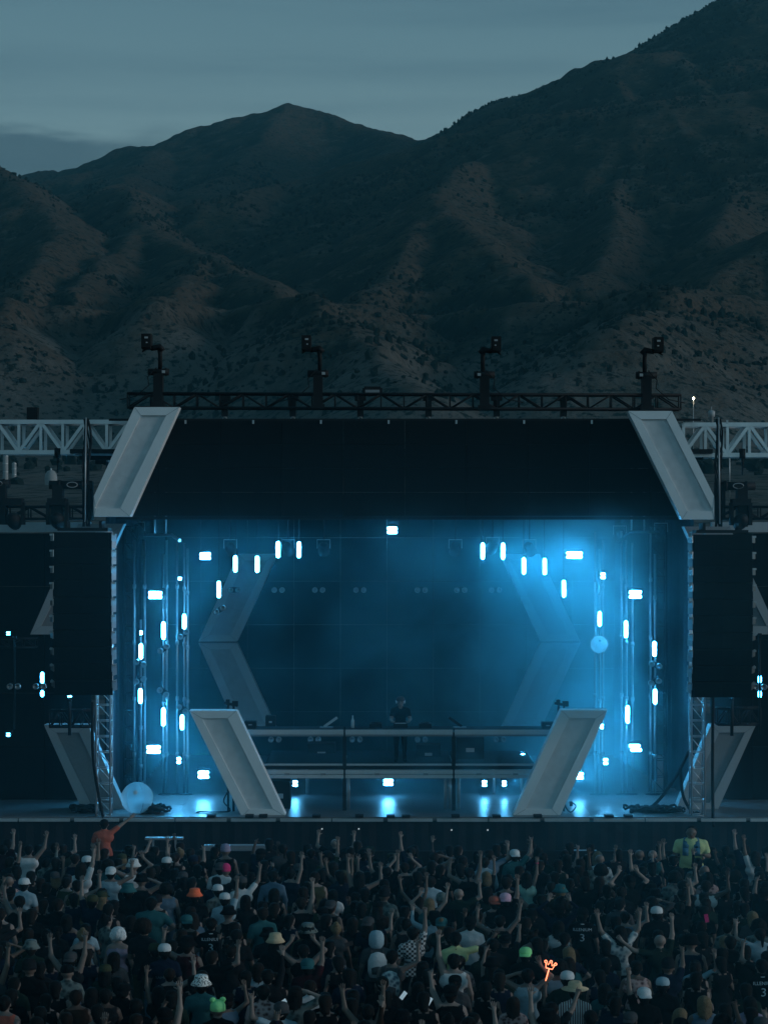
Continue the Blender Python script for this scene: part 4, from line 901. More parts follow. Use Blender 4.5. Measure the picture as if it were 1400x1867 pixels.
# ------------------------------------------------------------------ people
class Body:
    """a figure as one smooth implicit surface made of tapered rounded cones"""
    def __init__(s): s.p = []
    def c(s, a, b, r0, r1, tag, sy=1.0, k=.03): s.p.append((np.array(a, float), np.array(b, float), r0, r1, tag, sy, k)); return s
    def dist(s, P, tags=False):
        D = None; best = None; T = None
        for a, b, r0, r1, tag, sy, k in s.p:
            if sy != 1.0:
                q = P.copy(); cyy = (a[1] + b[1]) / 2; q[..., 1] = cyy + (q[..., 1] - cyy) / sy
                aa, bb = a.copy(), b.copy(); aa[1] = cyy + (a[1] - cyy) / sy; bb[1] = cyy + (b[1] - cyy) / sy
            else: q, aa, bb = P, a, b
            ba = bb - aa; L = max(float(ba @ ba), 1e-9)
            t = np.clip(((q - aa) @ ba) / L, 0, 1)
            d = np.linalg.norm(q - aa - t[..., None] * ba, axis=-1) - (r0 + (r1 - r0) * t)
            if sy < 1: d = d * (sy ** .5)
            if D is None: D = d; best = d.copy(); T = np.full(d.shape, tag)
            else:
                h = np.clip(.5 + .5 * (D - d) / k, 0, 1); D = D + (d - D) * h - k * h * (1 - h)
                if tags: m = d < best; best = np.where(m, d, best); T = np.where(m, tag, T)
        return (D, T) if tags else D

def surface(dist, lo, hi, h):
    """surface nets of a signed distance function"""
    ax = [np.arange(lo[i], hi[i] + h, h) for i in range(3)]
    G = np.stack(np.meshgrid(*ax, indexing='ij'), -1).astype(np.float64); Fv = dist(G)
    S = Fv < 0; nx, ny, nz = Fv.shape
    off = [(i, j, k) for i in (0, 1) for j in (0, 1) for k in (0, 1)]
    sl = lambda o: (slice(o[0], nx - 1 + o[0]), slice(o[1], ny - 1 + o[1]), slice(o[2], nz - 1 + o[2]))
    cnt = sum(S[sl(o)].astype(int) for o in off); act = (cnt > 0) & (cnt < 8)
    I = np.full(act.shape, -1); A = np.argwhere(act); I[act] = np.arange(len(A))
    acc = np.zeros((len(A), 3)); num = np.zeros(len(A))
    for o in off:
        for ax_ in range(3):
            if o[ax_]: continue
            e = list(o); e[ax_] = 1
            fa, fb = Fv[sl(o)][act], Fv[sl(tuple(e))][act]; m = (fa < 0) != (fb < 0)
            t = np.where(m, fa / np.where(m, fa - fb, 1), 0)
            pos = np.array(o, float)[None] + np.zeros((len(A), 3)); pos[:, ax_] += t
            acc[m] += pos[m]; num[m] += 1
    V = (A + acc / num[:, None]) * h + np.array([a[0] for a in ax])
    Q = []
    for ax_ in range(3):
        u, v = [(1, 2), (2, 0), (0, 1)][ax_]
        s0 = [slice(1, -1)] * 3; s0[ax_] = slice(0, -1); s1 = list(s0); s1[ax_] = slice(1, None)
        m = S[tuple(s0)] != S[tuple(s1)]; E = np.argwhere(m); E[:, u] += 1; E[:, v] += 1
        inside = S[tuple(E.T)]
        def cell(du, dv): e = E.copy(); e[:, u] -= du; e[:, v] -= dv; return I[tuple(e.T)]
        q = np.stack([cell(1, 1), cell(0, 1), cell(0, 0), cell(1, 0)], 1)
        q[~inside] = q[~inside][:, ::-1]; Q.append(q)
    return V, np.concatenate(Q)

SKIN_T, SHIRT_T, PANTS_T, SHOE_T, DARK_T, EXTRA_T = 0, 1, 2, 3, 4, 5
def nrm(v): v = np.array(v, float); return v / np.linalg.norm(v)
ARMS = {  # (upper arm direction, fore arm direction, palm direction, finger curl) for the right (+x) arm; x mirrors for the left
 'down': ((.25, .06, -1), (.10, .45, -1), (0, .4, -1), .5),
 'bent': ((.30, .15, -1), (-.35, 1, .25), (-.3, 1, .3), .6),
 'hold': ((.25, .5, -.8), (-.25, .8, .75), (-.2, .5, .8), 1.0),
 'hip':  ((.75, -.1, -.75), (-.75, .25, -.55), (-.7, .4, -.4), .7),
 'up':   ((.25, .15, 1), (.02, .12, 1), (.0, .1, 1), .15),
 'upout': ((.65, .15, .85), (.15, .2, 1), (.1, .15, 1), .15),
 'upin': ((.75, .2, .75), (-.75, .1, .8), (-.3, .1, 1), .3),
 'upbent': ((.85, .2, .45), (-.05, .25, 1), (0, .3, 1), .2),
 'point': ((.30, .75, .75), (.05, .7, .75), (0, .7, .7), .5),
 'head': ((.9, .0, .55), (-.95, .05, .40), (-1, .1, .1), .5),
 'wide': ((1, .1, .25), (.8, .2, .75), (.7, .2, .9), .2),
 'reach': ((.75, .25, .62), (.78, .2, .62), (.75, .2, .65), .4),
 'carry': ((.45, .40, -.60), (.05, .42, 1), (0, .3, 1), .6),
 'table': ((.22, .55, -.85), (-.12, .9, -.12), (-.1, 1, -.15), .4),
}
def finger(mb, base, d, n, L, curl, r):
    p = np.array(base); q = p + d * L * .45; d2 = nrm(d * math.cos(curl) + n * math.sin(curl)); e = q + d2 * L * .32
    d3 = nrm(d * math.cos(curl * 1.8) + n * math.sin(curl * 1.8)); g = e + d3 * L * .23
    mb.tube([p, q, e, g], [r, r * .95, r * .85, r * .6], 5, True, True)
def make_body(right, left, cloth, female=False, h=.021, hand=('open', 'open'), big=1.0, faced=False, lean=0.0, mesh_name='person_body'):
    B = Body(); w = .93 if female else 1.0; W_ = big
    sh, ar = SHIRT_T, (SHIRT_T if cloth == 'long' else SKIN_T)
    B.c((-.09 * w * W_, -.005, 1.335), (.09 * w * W_, -.005, 1.335), .122 * W_, .122 * W_, sh, .86)
    B.c((-.115 * w * W_, -.015, 1.425), (.115 * w * W_, -.015, 1.425), .07, .07, sh if cloth != 'strap' else SKIN_T)
    B.c((0, 0, 1.34), (0, .005 + .03 * (W_ - 1), 1.08), .135 * W_, (.115 if female else .135) * W_ ** 1.3, sh, .82)
    B.c((-.05 * W_, 0, 1.0), (.05 * W_, 0, 1.0), (.125 if female else .118) * W_ ** .6, .125 * W_ ** .6, sh, .86)
    if cloth in ('tee', 'long'): B.c((-.06 * W_, 0, .93), (.06 * W_, 0, .93), .128 * W_ ** .5, .128 * W_ ** .5, sh, .86, .015)
    B.c((-.065, 0, .90), (.065, 0, .90),   .118 * W_ ** .5, .118 * W_ ** .5, PANTS_T, .9, .02)
    if female: [B.c((s * .07, .085, 1.29), (s * .07, .09, 1.28), .062, .06, sh) for s in (-1, 1)]
    B.c((0, -.012, 1.44), (0, .012, 1.56), .058, .052 if not female else .045, SKIN_T)
    for s in (-1, 1): B.c((s * .12 * w * W_, -.02, 1.44), (s * .02, -.012, 1.50), .052, .05, sh if cloth in ('tee', 'long') else SKIN_T)
    hb = 1 + .45 * (W_ - 1); B.c((0, -.005, 1.675), (0, .012, 1.665), .092 * hb, .09 * hb, SKIN_T, 1.08)
    B.c((0, .022, 1.615), (0, .036, 1.578), .072 * hb, .055 * hb, SKIN_T, 1, .03)
    for s in (-1, 1): B.c((s * .086, -.005, 1.645), (s * .088, -.008, 1.615), .018, .012, SKIN_T, 1.3, .008)
    if faced:
        B.c((0, .098, 1.655), (0, .122, 1.618), .012, .017, SKIN_T, 1, .012)
        for s in (-1, 1):
            B.c((s * .033, .098, 1.651), (s * .036, .098, 1.650), .012, .012, DARK_T, .8, .004)
            B.c((s * .018, .100, 1.678), (s * .052, .092, 1.676), .009, .007, DARK_T, 1, .006)
        B.c((-.022, .098, 1.577), (.022, .098, 1.577), .009, .009, EXTRA_T, 1, .006)
    hands = MB(); ends = []
    for s, nm_, hk in ((1, right, hand[0]), (-1, left, hand[1])):
        u, f, pl, curl = ARMS[nm_]; m = np.array([s, 1, 1.0]); u, f, pl = nrm(u) * m, nrm(f) * m, nrm(pl) * m
        lift = max(0, u[2]) * .07
        S = np.array([s * .172 * w * W_ - s * lift * .4, -.012, 1.415 + lift]); E = S + u * .285; Wr = E + f * .245
        rr = (.88 if female else 1) * (1 + .5 * (W_ - 1))
        B.c(S, E, .056 * rr, .042 * rr, ar if cloth != 'tee' else SKIN_T, 1, .028)
        if cloth == 'tee': B.c(S, S + u * .165, .064 * rr, .062 * rr, SHIRT_T, 1, .02)
        if cloth == 'long': B.c(S, E, .060 * rr, .05 * rr, SHIRT_T, 1, .02)
        B.c(E, Wr, .041 * rr, .027 * rr, ar, 1, .02)
        B.c(Wr, Wr + pl * .035, .028, .03, SKIN_T, 1, .015)
        v = nrm(np.cross(pl, (0, 1, .05)) if abs(pl[1]) < .85 else np.array([1.0, 0, 0])); nn = nrm(np.cross(v, pl)) 
        if nn[1] < 0: nn = -nn
        pe = Wr + pl * .085
        B.c(Wr + pl * .04 - v * .018, pe - v * .022, .021, .018, SKIN_T, 1, .014); B.c(Wr + pl * .04 + v * .018, pe + v * .022, .021, .018, SKIN_T, 1, .014)
        inner = v if (v[0] * s < 0) else -v
        for i, (o, L) in enumerate(((.030, .072), (.011, .082), (-.010, .077), (-.030, .060))):
            cu = {'open': .12, 'relax': .45, 'fist': 1.35, 'horns': (.1, 1.45, 1.45, .1)[i], 'peace': (.08, .08, 1.45, 1.45)[i], 'point': (.05, 1.4, 1.4, 1.4)[i]}[hk]
            d = nrm(pl + inner * (o * (4.2 if hk in ('open', 'peace', 'horns') else 1)))
            finger(hands, pe - pl * .012 + inner * o, d, nn, L * 1.08, cu, .0098)
        td = nrm(inner * .85 + pl * .65 + nn * .25) if hk != 'fist' else nrm(inner * .2 + pl * .5 + nn * .8)
        finger(hands, Wr + pl * .030 + inner * .022, td, nn, .072, .35, .0115)
        ends.append((Wr, pl, nn, pe))
    for s in (-1, 1):
        B.c((s * .085, 0, .88), (s * .10, .015, .50), .092 * W_, .064, PANTS_T, 1, .02)
        B.c((s * .10, .015, .50), (s * .105, -.02, .09), .060, .043, PANTS_T, 1, .02)
        B.c((s * .105, -.035, .045), (s * .115, .12, .035), .045, .036, SHOE_T, 1, .01)
    ext = max(.45, max(abs(e[0][0]) + .14 for e in ends)); top = max(1.80, max(e[0][2] + .14 for e in ends)); fw = max(.30, max(e[0][1] + .15 for e in ends))
    V, Q = surface(B.dist, (-ext, -.30, -.02), (ext, fw, top), h)
    T = B.dist(V[Q].mean(1), True)[1]
    n0 = len(V); V2 = np.array(hands.v); allv = np.concatenate([V, V2]) if len(V2) else V
    if lean: 
        a = np.clip((allv[:, 2] - .9) / .9, 0, 2) * lean; allv = allv.copy(); allv[:, 1] += a
    me = bpy.data.meshes.new(mesh_name)
    me.from_pydata(allv.tolist(), [], Q.tolist() + [[n0 + i for i in f] for f in hands.f])
    me.polygons.foreach_set('use_smooth', np.ones(len(me.polygons), bool))
    me.polygons.foreach_set('material_index', np.concatenate([T, np.zeros(len(hands.f), int)]).astype(np.int32)); me.update()
    for _ in range(6): me.materials.append(None)
    return me, ends, B

# cloth and skin
def pattern(name, c0, c1, kind, scale):
    m, n, l, b = nmat(name); b.inputs['Roughness'].default_value = .85
    t = n.new('ShaderNodeTexCoord')
    if kind == 'stripe':
        x = n.new('ShaderNodeTexWave'); x.bands_direction = 'X'; x.inputs['Scale'].default_value = scale; f = x.outputs['Fac']
    elif kind == 'check': x = n.new('ShaderNodeTexChecker'); x.inputs['Scale'].default_value = scale; f = x.outputs['Fac']
    else: x = n.new('ShaderNodeTexVoronoi'); x.inputs['Scale'].default_value = scale; f = x.outputs['Distance']
    l.new(t.outputs['Object'], x.inputs['Vector'])
    r = n.new('ShaderNodeMapRange'); a, c = {'stripe': (.42, .55), 'check': (.4, .6), 'spot': (.34, .42), 'floral': (.2, .6)}[kind]
    r.inputs[1].default_value = a; r.inputs[2].default_value = c; l.new(f, r.inputs[0])
    mx = n.new('ShaderNodeMix'); mx.data_type = 'RGBA'; l.new(r.outputs[0], mx.inputs[0]); mx.inputs[6].default_value = (*c0, 1); mx.inputs[7].default_value = (*c1, 1)
    l.new(mx.outputs[2], b.inputs['Base Color']); return m
def fabric(name, c): return simple('cloth_' + name, c, .95, 0, .12, 9, .6, 16, .04)
CL = {n: fabric(n.replace(' ', '_'), c) for n, c in {
 'black': (.006, .006, .007), 'charcoal': (.013, .013, .015), 'navy': (.009, .013, .028), 'dark green': (.014, .026, .021), 'dark brown': (.022, .014, .011), 'maroon': (.032, .008, .011),
 'grey': (.06, .06, .063), 'white': (.56, .57, .57), 'pale blue': (.28, .38, .43), 'teal': (.03, .11, .12), 'olive': (.045, .05, .028), 'denim': (.10, .16, .22), 'orange': (.36, .095, .065), 'lavender': (.25, .22, .30),
 'pale yellow': (.48, .54, .27), 'lime': (.30, .75, .30), 'neon orange': (1.0, .16, .07), 'beige': (.52, .40, .26), 'hot pink': (.62, .05, .16), 'pink': (.60, .36, .45), 'mint': (.30, .52, .45), 'towel blue': (.06, .16, .24)}.items()}
CL['black and white checked'] = pattern('cloth_check', (.02, .02, .02), (.5, .5, .5), 'check', 24)
CL['pale patterned'] = pattern('cloth_floral', (.07, .12, .16), (.60, .60, .58), 'floral', 13)
CL['leopard print'] = pattern('cloth_leopard', (.02, .02, .02), (.75, .74, .7), 'spot', 34)
CL['striped'] = pattern('cloth_stripe', (.10, .03, .03), (.6, .57, .55), 'stripe', 9)
CL['red patterned'] = pattern('cloth_red_pattern', (.08, .02, .02), (.45, .30, .28), 'floral', 16)
CL['dark floral'] = pattern('cloth_dark_floral', (.02, .03, .03), (.13, .16, .15), 'floral', 12)
SKINS = [simple('skin_%s' % n, c, .55, 0, .08, 5, .05, 60, .35) for n, c in (('light', (.17, .125, .105)), ('fair', (.23, .175, .15)), ('tan', (.13, .09, .07)), ('brown', (.06, .036, .026)))]
HAIRM = {n: simple('hair_' + n, c, .65, 0, .35, 30, .7, 60, .08) for n, c in (('black', (.006, .0055, .0055)), ('brown', (.014, .009, .007)), ('blond', (.15, .11, .065)), ('white', (.62, .66, .68)), ('grey', (.2, .19, .18)), ('red', (.10, .03, .015)))}
SHOES = CL['black']; LIP = simple('lip_tone', (.20, .075, .06), .5); EYE = simple('eye_brow_dark', (.012, .01, .01), .4)
JEANS = [CL['black'], CL['navy'], CL['charcoal'], CL['denim'], CL['olive']]

# hair and hats: meshes in the person's own coordinates
def sdf_mesh(name, prims, h=.02, rough=0, cut=None):
    B = Body()
    for p in prims: B.c(*p)
    P = np.array([q for p in prims for q in (p[0], p[1])]); r_ = max(max(p[2], p[3]) for p in prims) + .06
    def dist(G):
        d = B.dist(G)
        if rough: d = d + rough * np.sin(G[..., 0] * 95 + 2 * np.sin(G[..., 2] * 21)) * np.sin(G[..., 1] * 80 + 1.3)
        if cut is not None: d = np.maximum(d, cut(G))
        return d
    V, Q = surface(dist, P.min(0) - r_, P.max(0) + r_, h)
    me = bpy.data.meshes.new(name); me.from_pydata(V.tolist(), [], Q.tolist()); me.polygons.foreach_set('use_smooth', np.ones(len(Q), bool)); me.materials.append(None); me.update(); return me
face_cut = lambda G: np.minimum((G[..., 1] - .055) * .8 + (1.69 - G[..., 2]) * .55 * (G[..., 2] < 1.69), .5)
HAIR = {
 'short': sdf_mesh('short_hair', [((0, -.012, 1.69), (0, -.002, 1.685), .099, .098, 0, 1.08), ((0, -.045, 1.64), (0, -.04, 1.60), .078, .06, 0)], .018, .003, face_cut),
 'long': sdf_mesh('long_hair', [((0, -.012, 1.685), (0, -.002, 1.68), .103, .10, 0, 1.1), ((0, -.05, 1.64), (0, -.105, 1.34), .095, .07, 0, .75), ((-.06, -.05, 1.62), (-.075, -.09, 1.36), .05, .035, 0), ((.06, -.05, 1.62), (.075, -.09, 1.34), .05, .035, 0)], .02, .004, face_cut),
 'bun': sdf_mesh('hair_bun', [((0, -.012, 1.685), (0, -.002, 1.68), .099, .098, 0, 1.08), ((0, -.045, 1.64), (0, -.04, 1.61), .075, .06, 0), ((0, -.075, 1.775), (.005, -.07, 1.79), .048, .045, 0)], .018, .003, face_cut),
 'ponytail': sdf_mesh('ponytail', [((0, -.012, 1.685), (0, -.002, 1.68), .099, .098, 0, 1.08), ((0, -.045, 1.64), (0, -.04, 1.61), .075, .06, 0), ((0, -.105, 1.72), (0, -.15, 1.68), .03, .04, 0), ((0, -.15, 1.68), (.01, -.14, 1.46), .04, .018, 0)], .018, .003, face_cut),
 'curly': sdf_mesh('curly_hair', [((0, -.02, 1.71), (0, -.005, 1.70), .128, .125, 0, 1.0), ((-.06, -.04, 1.65), (.06, -.04, 1.65), .085, .085, 0)], .02, .012, face_cut),
 'buns': sdf_mesh('twin_hair_buns', [((0, -.012, 1.685), (0, -.002, 1.68), .099, .098, 0, 1.08), ((0, -.045, 1.64), (0, -.04, 1.61), .075, .06, 0), ((-.075, -.02, 1.78), (-.078, -.02, 1.79), .042, .04, 0), ((.075, -.02, 1.78), (.078, -.02, 1.79), .042, .04, 0)], .018, .003, face_cut)}
def hat_mesh(kind):
    a = MB(); c = (0, -.002, 0)
    if kind == 'bucket': a.lathe([(.150, 1.665), (.158, 1.668), (.112, 1.735), (.106, 1.745), (.098, 1.80), (.088, 1.818), (.04, 1.824), (0, 1.824)], 22, c, None, 1, 1.06); a.lathe([(.150, 1.665), (.106, 1.73)], 22, c, None, 1, 1.06)
    elif kind == 'brim': a.lathe([(.20, 1.70), (.205, 1.705), (.112, 1.725), (.108, 1.735), (.10, 1.80), (.085, 1.825), (.045, 1.815), (0, 1.81)], 24, c, None, 1, 1.05)
    elif kind in ('cap', 'backcap'):
        s = 1 if kind == 'cap' else -1
        a.lathe([(.101, 1.672), (.106, 1.69), (.104, 1.73), (.09, 1.768), (.06, 1.79), (.02, 1.797), (0, 1.797)], 20, c, None, 1, 1.1)
        v = []; n = 9
        for i in range(n): g = math.pi * (i / (n - 1)); v += [(.095 * math.cos(g), s * .10 * (.25 + .8 * math.sin(g)), 1.695), (.09 * math.cos(g), s * (.09 + .11 * math.sin(g) ** .7), 1.672 - .012 * abs(math.cos(g)))]
        f = [(2 * i, 2 * i + 1, 2 * i + 3, 2 * i + 2) for i in range(n - 1)]; a.add(v, f, True); a.add([(x, y, z - .006) for x, y, z in v], [q[::-1] for q in f], True)
        a.lathe([(.008, 1.795), (.008, 1.803), (0, 1.805)], 6, c)
    elif kind == 'beanie': a.lathe([(.103, 1.655), (.108, 1.66), (.108, 1.70), (.105, 1.705), (.106, 1.74), (.09, 1.79), (.05, 1.825), (0, 1.832)], 18, c, None, 1, 1.08)
    elif kind == 'hood': a.lathe([(.09, 1.50), (.125, 1.56), (.128, 1.66), (.12, 1.74), (.085, 1.80), (0, 1.825)], 16, (0, -.02, 0), None, 1, 1.05)
    elif kind == 'frog':
        a.lathe([(.103, 1.655), (.11, 1.66), (.108, 1.73), (.09, 1.79), (.05, 1.815), (0, 1.82)], 18, c, None, 1, 1.08)
        for s in (-1, 1): a.lathe([(0, -.045), (.035, -.03), (.045, 0), (.035, .03), (0, .045)], 10, (s * .07, 0, 1.82))
    return a.mesh(kind + '_hat', [None])
HATS = {k: hat_mesh(k) for k in ('bucket', 'brim', 'cap', 'backcap', 'beanie', 'hood', 'frog')}
HATNAME = {'bucket': 'bucket hat', 'brim': 'wide brim hat', 'cap': 'cap', 'backcap': 'backwards cap', 'beanie': 'beanie', 'hood': 'hood', 'frog': 'frog shaped hat'}

_bodies = {}
def body(right, left, cloth, female=False, **k):
    key = (right, left, cloth, female, tuple(sorted(k.items())))
    if key not in _bodies: _bodies[key] = make_body(right, left, cloth, female, **k)
    return _bodies[key]
FEAT = []                                        # people who must stay in sight: x, y, half width, depth kept clear
PEOPLE = []                                      # (x, y) of everyone placed so far
PEOPLE_D = {}
def person(x, y, z, yaw, spec, label, H=1.75, group=None):
    """spec: right, left, cloth, shirt, skin, pants, hair, hairc, hat, hatc, hand, female"""
    kb = {k: spec[k] for k in ('hand', 'big', 'faced', 'lean', 'h') if k in spec}
    me, ends, B = body(spec.get('right', 'down'), spec.get('left', 'down'), spec.get('cloth', 'tee'), spec.get('female', False), **kb)
    o = link('person', me, None, (x, y, z), label, 'person', group); s = H / 1.77
    o.rotation_euler = (0, 0, yaw); o.scale = (s * 1.12, s * 1.10, s)
    for i, m in enumerate((SKINS[spec.get('skin', 0)], CL[spec.get('shirt', 'black')], spec.get('pants', JEANS[0]), SHOES, EYE, LIP)):
        o.material_slots[i].link = 'OBJECT'; o.material_slots[i].material = m
    def wear(me_, name, m):
        c = link(name, me_, o); c.material_slots[0].link = 'OBJECT'; c.material_slots[0].material = m
        c.location = (0, spec.get('lean', 0) * .85, 0); return c
    if spec.get('hat'): wear(HATS[spec['hat']], HATNAME[spec['hat']].replace(' ', '_'), CL[spec.get('hatc', 'black')])
    if spec.get('hair') and spec.get('hat') not in ('hood', 'beanie', 'frog'):
        c = wear(HAIR[spec['hair']], 'hair', HAIRM[spec.get('hairc', 'black')])
        if spec.get('hat'): c.location.z = -.012; c.scale = (.985, .97, .985); 
        if spec.get('hat'): c.location.z += .012 * 1.0
        if spec.get('big', 1) > 1.1:
            k = 1 + .45 * (spec['big'] - 1); c.scale = (k, k, k); c.location.z = 1.675 * (1 - k)
    if spec.get('band'):
        Wr, pl, nn, pe = ends[0]; a = MB(); f = Vector(pl); c0 = Vector(Wr); a.tube([c0 - f * .03, c0 - f * .012], .034, 9, False)
        a.mat(0); b_ = a.build('wristband', CL[spec['band']], o)
    PEOPLE.append((x, y)); o['ends'] = 0; del o['ends']
    return o, ends, B, s
def on_back(o, B, s, text, zc, size, m, name, front=False, squash=1.0):
    """lettering printed on a shirt: laid on the surface of the body"""
    cu = bpy.data.curves.new('lettering', 'FONT'); cu.body = text; cu.size = size; cu.align_x = 'CENTER'; cu.align_y = 'CENTER'; cu.resolution_u = 2
    t = bpy.data.objects.new('lettering', cu); COL.objects.link(t); dg = bpy.context.evaluated_depsgraph_get()
    me = bpy.data.meshes.new_from_object(t.evaluated_get(dg)); bpy.data.objects.remove(t)
    V = np.array([v.co for v in me.vertices]); P = np.stack([V[:, 0] * squash * (-1 if front else 1), np.full(len(V), .35 if front else -.35), V[:, 1] + zc], 1)
    sg = -1 if front else 1
    for _ in range(30): P[:, 1] += sg * np.clip(B.dist(P) - .006, -.02, .05) * .8
    me.vertices.foreach_set('co', P.ravel()); me.materials.clear(); me.materials.append(m); me.update()
    return link(name, me, o)

def head_place(px, py, H=1.75, z0=0.0):
    """where a standing person must be for the middle of the head to show at (px, py)"""
    d = (CAM_Z - z0 - H * .94) * F_PX / (py - HOR); return (px - 700) * d / F_PX, d
LETTER = simple('jersey_lettering', (.62, .66, .68), .7, 0, .1)
DIMLET = simple('faded_lettering', (.16, .2, .22), .7, 0, .1)
STRAPM = CL['charcoal']
def crowd(px, py, label, H=1.75, yaw=0, z0=0, group=None, **spec):
    x, d = head_place(px, py, H, z0); return person(x, d, z0, R(yaw), spec, label, H, group) + ((x, d),)
# --- people one can single out
rc = random.Random(4)
o, en, B, s, _ = crowd(1260, 1517, 'big security guard in pale yellow polo shirt, blue towel round the neck, facing the crowd', H=1.9, yaw=172, z0=.32, right='down', left='bent', cloth='tee', shirt='pale yellow', big=1.42, skin=2, hair='short', faced=True, h=.016)
for sx in (-1, 1):
    a = MB(); pts = [Vector((sx * .05, -.085, 1.52)), Vector((sx * .085, -.02, 1.535)), Vector((sx * .10, .10, 1.46)), Vector((sx * .11, .168, 1.34)), Vector((sx * .115, .18, 1.17))]
    for i in range(4):
        p, q = pts[i], pts[i + 1]; w = Vector((.058, 0, 0)); a.add([p - w, p + w, q + w, q - w, p - w + Vector((0, .012, 0)), p + w + Vector((0, .012, 0)), q + w + Vector((0, .012, 0)), q - w + Vector((0, .012, 0))], [(0, 1, 2, 3), (7, 6, 5, 4), (0, 3, 7, 4), (1, 5, 6, 2), (0, 4, 5, 1), (3, 2, 6, 7)], True)
    a.build('towel', CL['towel blue'], o)
for k in (0, .035): a = MB(); Wr = None; S = Vector((-.225, -.01, 1.30 - k)); a.tube([S + Vector((-.045, 0, -.0)), S + Vector((-.05, .0, -.012))], .078, 12, False); a.build('sleeve_stripe', CL['navy'], o)
a = MB(); a.box((-.1, .178, 1.36), (.05, .01, .03)); a.build('chest_badge', CL['navy'], o)
o, en, B, s, gp = crowd(190, 1503, 'person in orange t-shirt up on the barrier reaching out towards a big ball', H=1.75, yaw=6, z0=.45, right='reach', left='bent', cloth='tee', shirt='orange', hair='short', skin=1, hand=('open', 'relax'))
hand = o.matrix_basis @ Vector(en[0][3]) if False else Vector((gp[0], gp[1], .45)) + Matrix.Rotation(R(6), 3, 'Z') @ Vector((en[0][3][0] * s * 1.12, en[0][3][1] * s * 1.1, en[0][3][2] * s))
def patched_ball(c, r_, lab, name, m0, m1, grp):
    t = thing(name, lab, 'ball', (c.x, c.y, c.z - r_), grp)
    for k in range(6):                            # six inflated panels
        v, f = [], []; n, q = 7, 13
        for i in range(n):
            g = 2 * math.pi * (k + .015 + .97 * i / (n - 1)) / 6
            for j in range(q): th = math.pi * j / (q - 1); rr = r_ * (1 + .012 * math.sin(math.pi * i / (n - 1))); v.append((c.x + rr * math.sin(th) * math.cos(g), c.y + rr * math.sin(th) * math.sin(g), c.z + rr * math.cos(th)))
        f = [(i * q + j, i * q + j + 1, (i + 1) * q + j + 1, (i + 1) * q + j) for i in range(n - 1) for j in range(q - 1)]
        a = MB(); a.add(v, f, True); part(a, 'ball_panel', m0, t)
    a = MB(); a.lathe([(r_ * .16, r_ * .99), (r_ * .1, r_ * 1.02), (0, r_ * 1.03)], 12, c, Matrix.Rotation(R(62), 3, 'X') @ Matrix.Rotation(R(18), 3, 'Z')); part(a, 'valve_cap', m1, t)
    return t
def vinyl(name, c):
    m, n, l, b = nmat(name); b.inputs['Base Color'].default_value = (*c, 1); b.inputs['Roughness'].default_value = .35
    tr = n.new('ShaderNodeBsdfTranslucent'); tr.inputs['Color'].default_value = (*c, 1); mx = n.new('ShaderNodeMixShader'); mx.inputs[0].default_value = .9; tp = n.new('ShaderNodeBsdfTransparent'); m2 = n.new('ShaderNodeMixShader'); m2.inputs[0].default_value = .5
    t = n.new('ShaderNodeTexCoord'); x = n.new('ShaderNodeTexNoise'); x.inputs['Scale'].default_value = 3; x.inputs['Detail'].default_value = 5; l.new(t.outputs['Object'], x.inputs['Vector'])
    u = n.new('ShaderNodeBump'); u.inputs['Strength'].default_value = .5; u.inputs['Distance'].default_value = .04; l.new(x.outputs['Fac'], u.inputs['Height']); l.new(u.outputs['Normal'], b.inputs['Normal'])
    l.new(b.outputs[0], mx.inputs[1]); l.new(tr.outputs[0], mx.inputs[2]); l.new(mx.outputs[0], m2.inputs[1]); l.new(tp.outputs[0], m2.inputs[2]); l.new(m2.outputs[0], n['Material Output'].inputs['Surface']); return m
VIN = vinyl('translucent_white_vinyl', (.72, .93, 1.0))
dB = 53.55; cb = W(250, 1458, dB); cb.z = DECK_Z + M_(29, dB) + .003; patched_ball(cb, M_(29, dB), 'big white inflatable ball resting on the deck edge above the orange shirted person', 'beach_ball', VIN, PALE, None)
cb2 = W(1092, 1175, 56.4); tb = patched_ball(cb2, M_(15.5, 56.4), 'pale ball ringed with small dots in the blue smoke at right', 'dotted_ball', VIN, BLACK, None)
rs = random.Random(8)
for k in range(26):
    g = 2 * math.pi * k / 26; r_ = M_(16.4, 56.4); a = MB(); q = cb2 + Vector((r_ * math.cos(g), .08 * math.sin(k * 2.3), r_ * math.sin(g))); a.lathe([(0, -.03), (.03, 0), (0, .03)], 6, q); part(a, 'stud', CHROME, tb)
a = MB(); a.tube([cb2 + Vector((0, 0, M_(15, 56.4))), W(1093, 1145, 56.5)], .012, 5); part(a, 'hanging_line', RUBBER, tb)

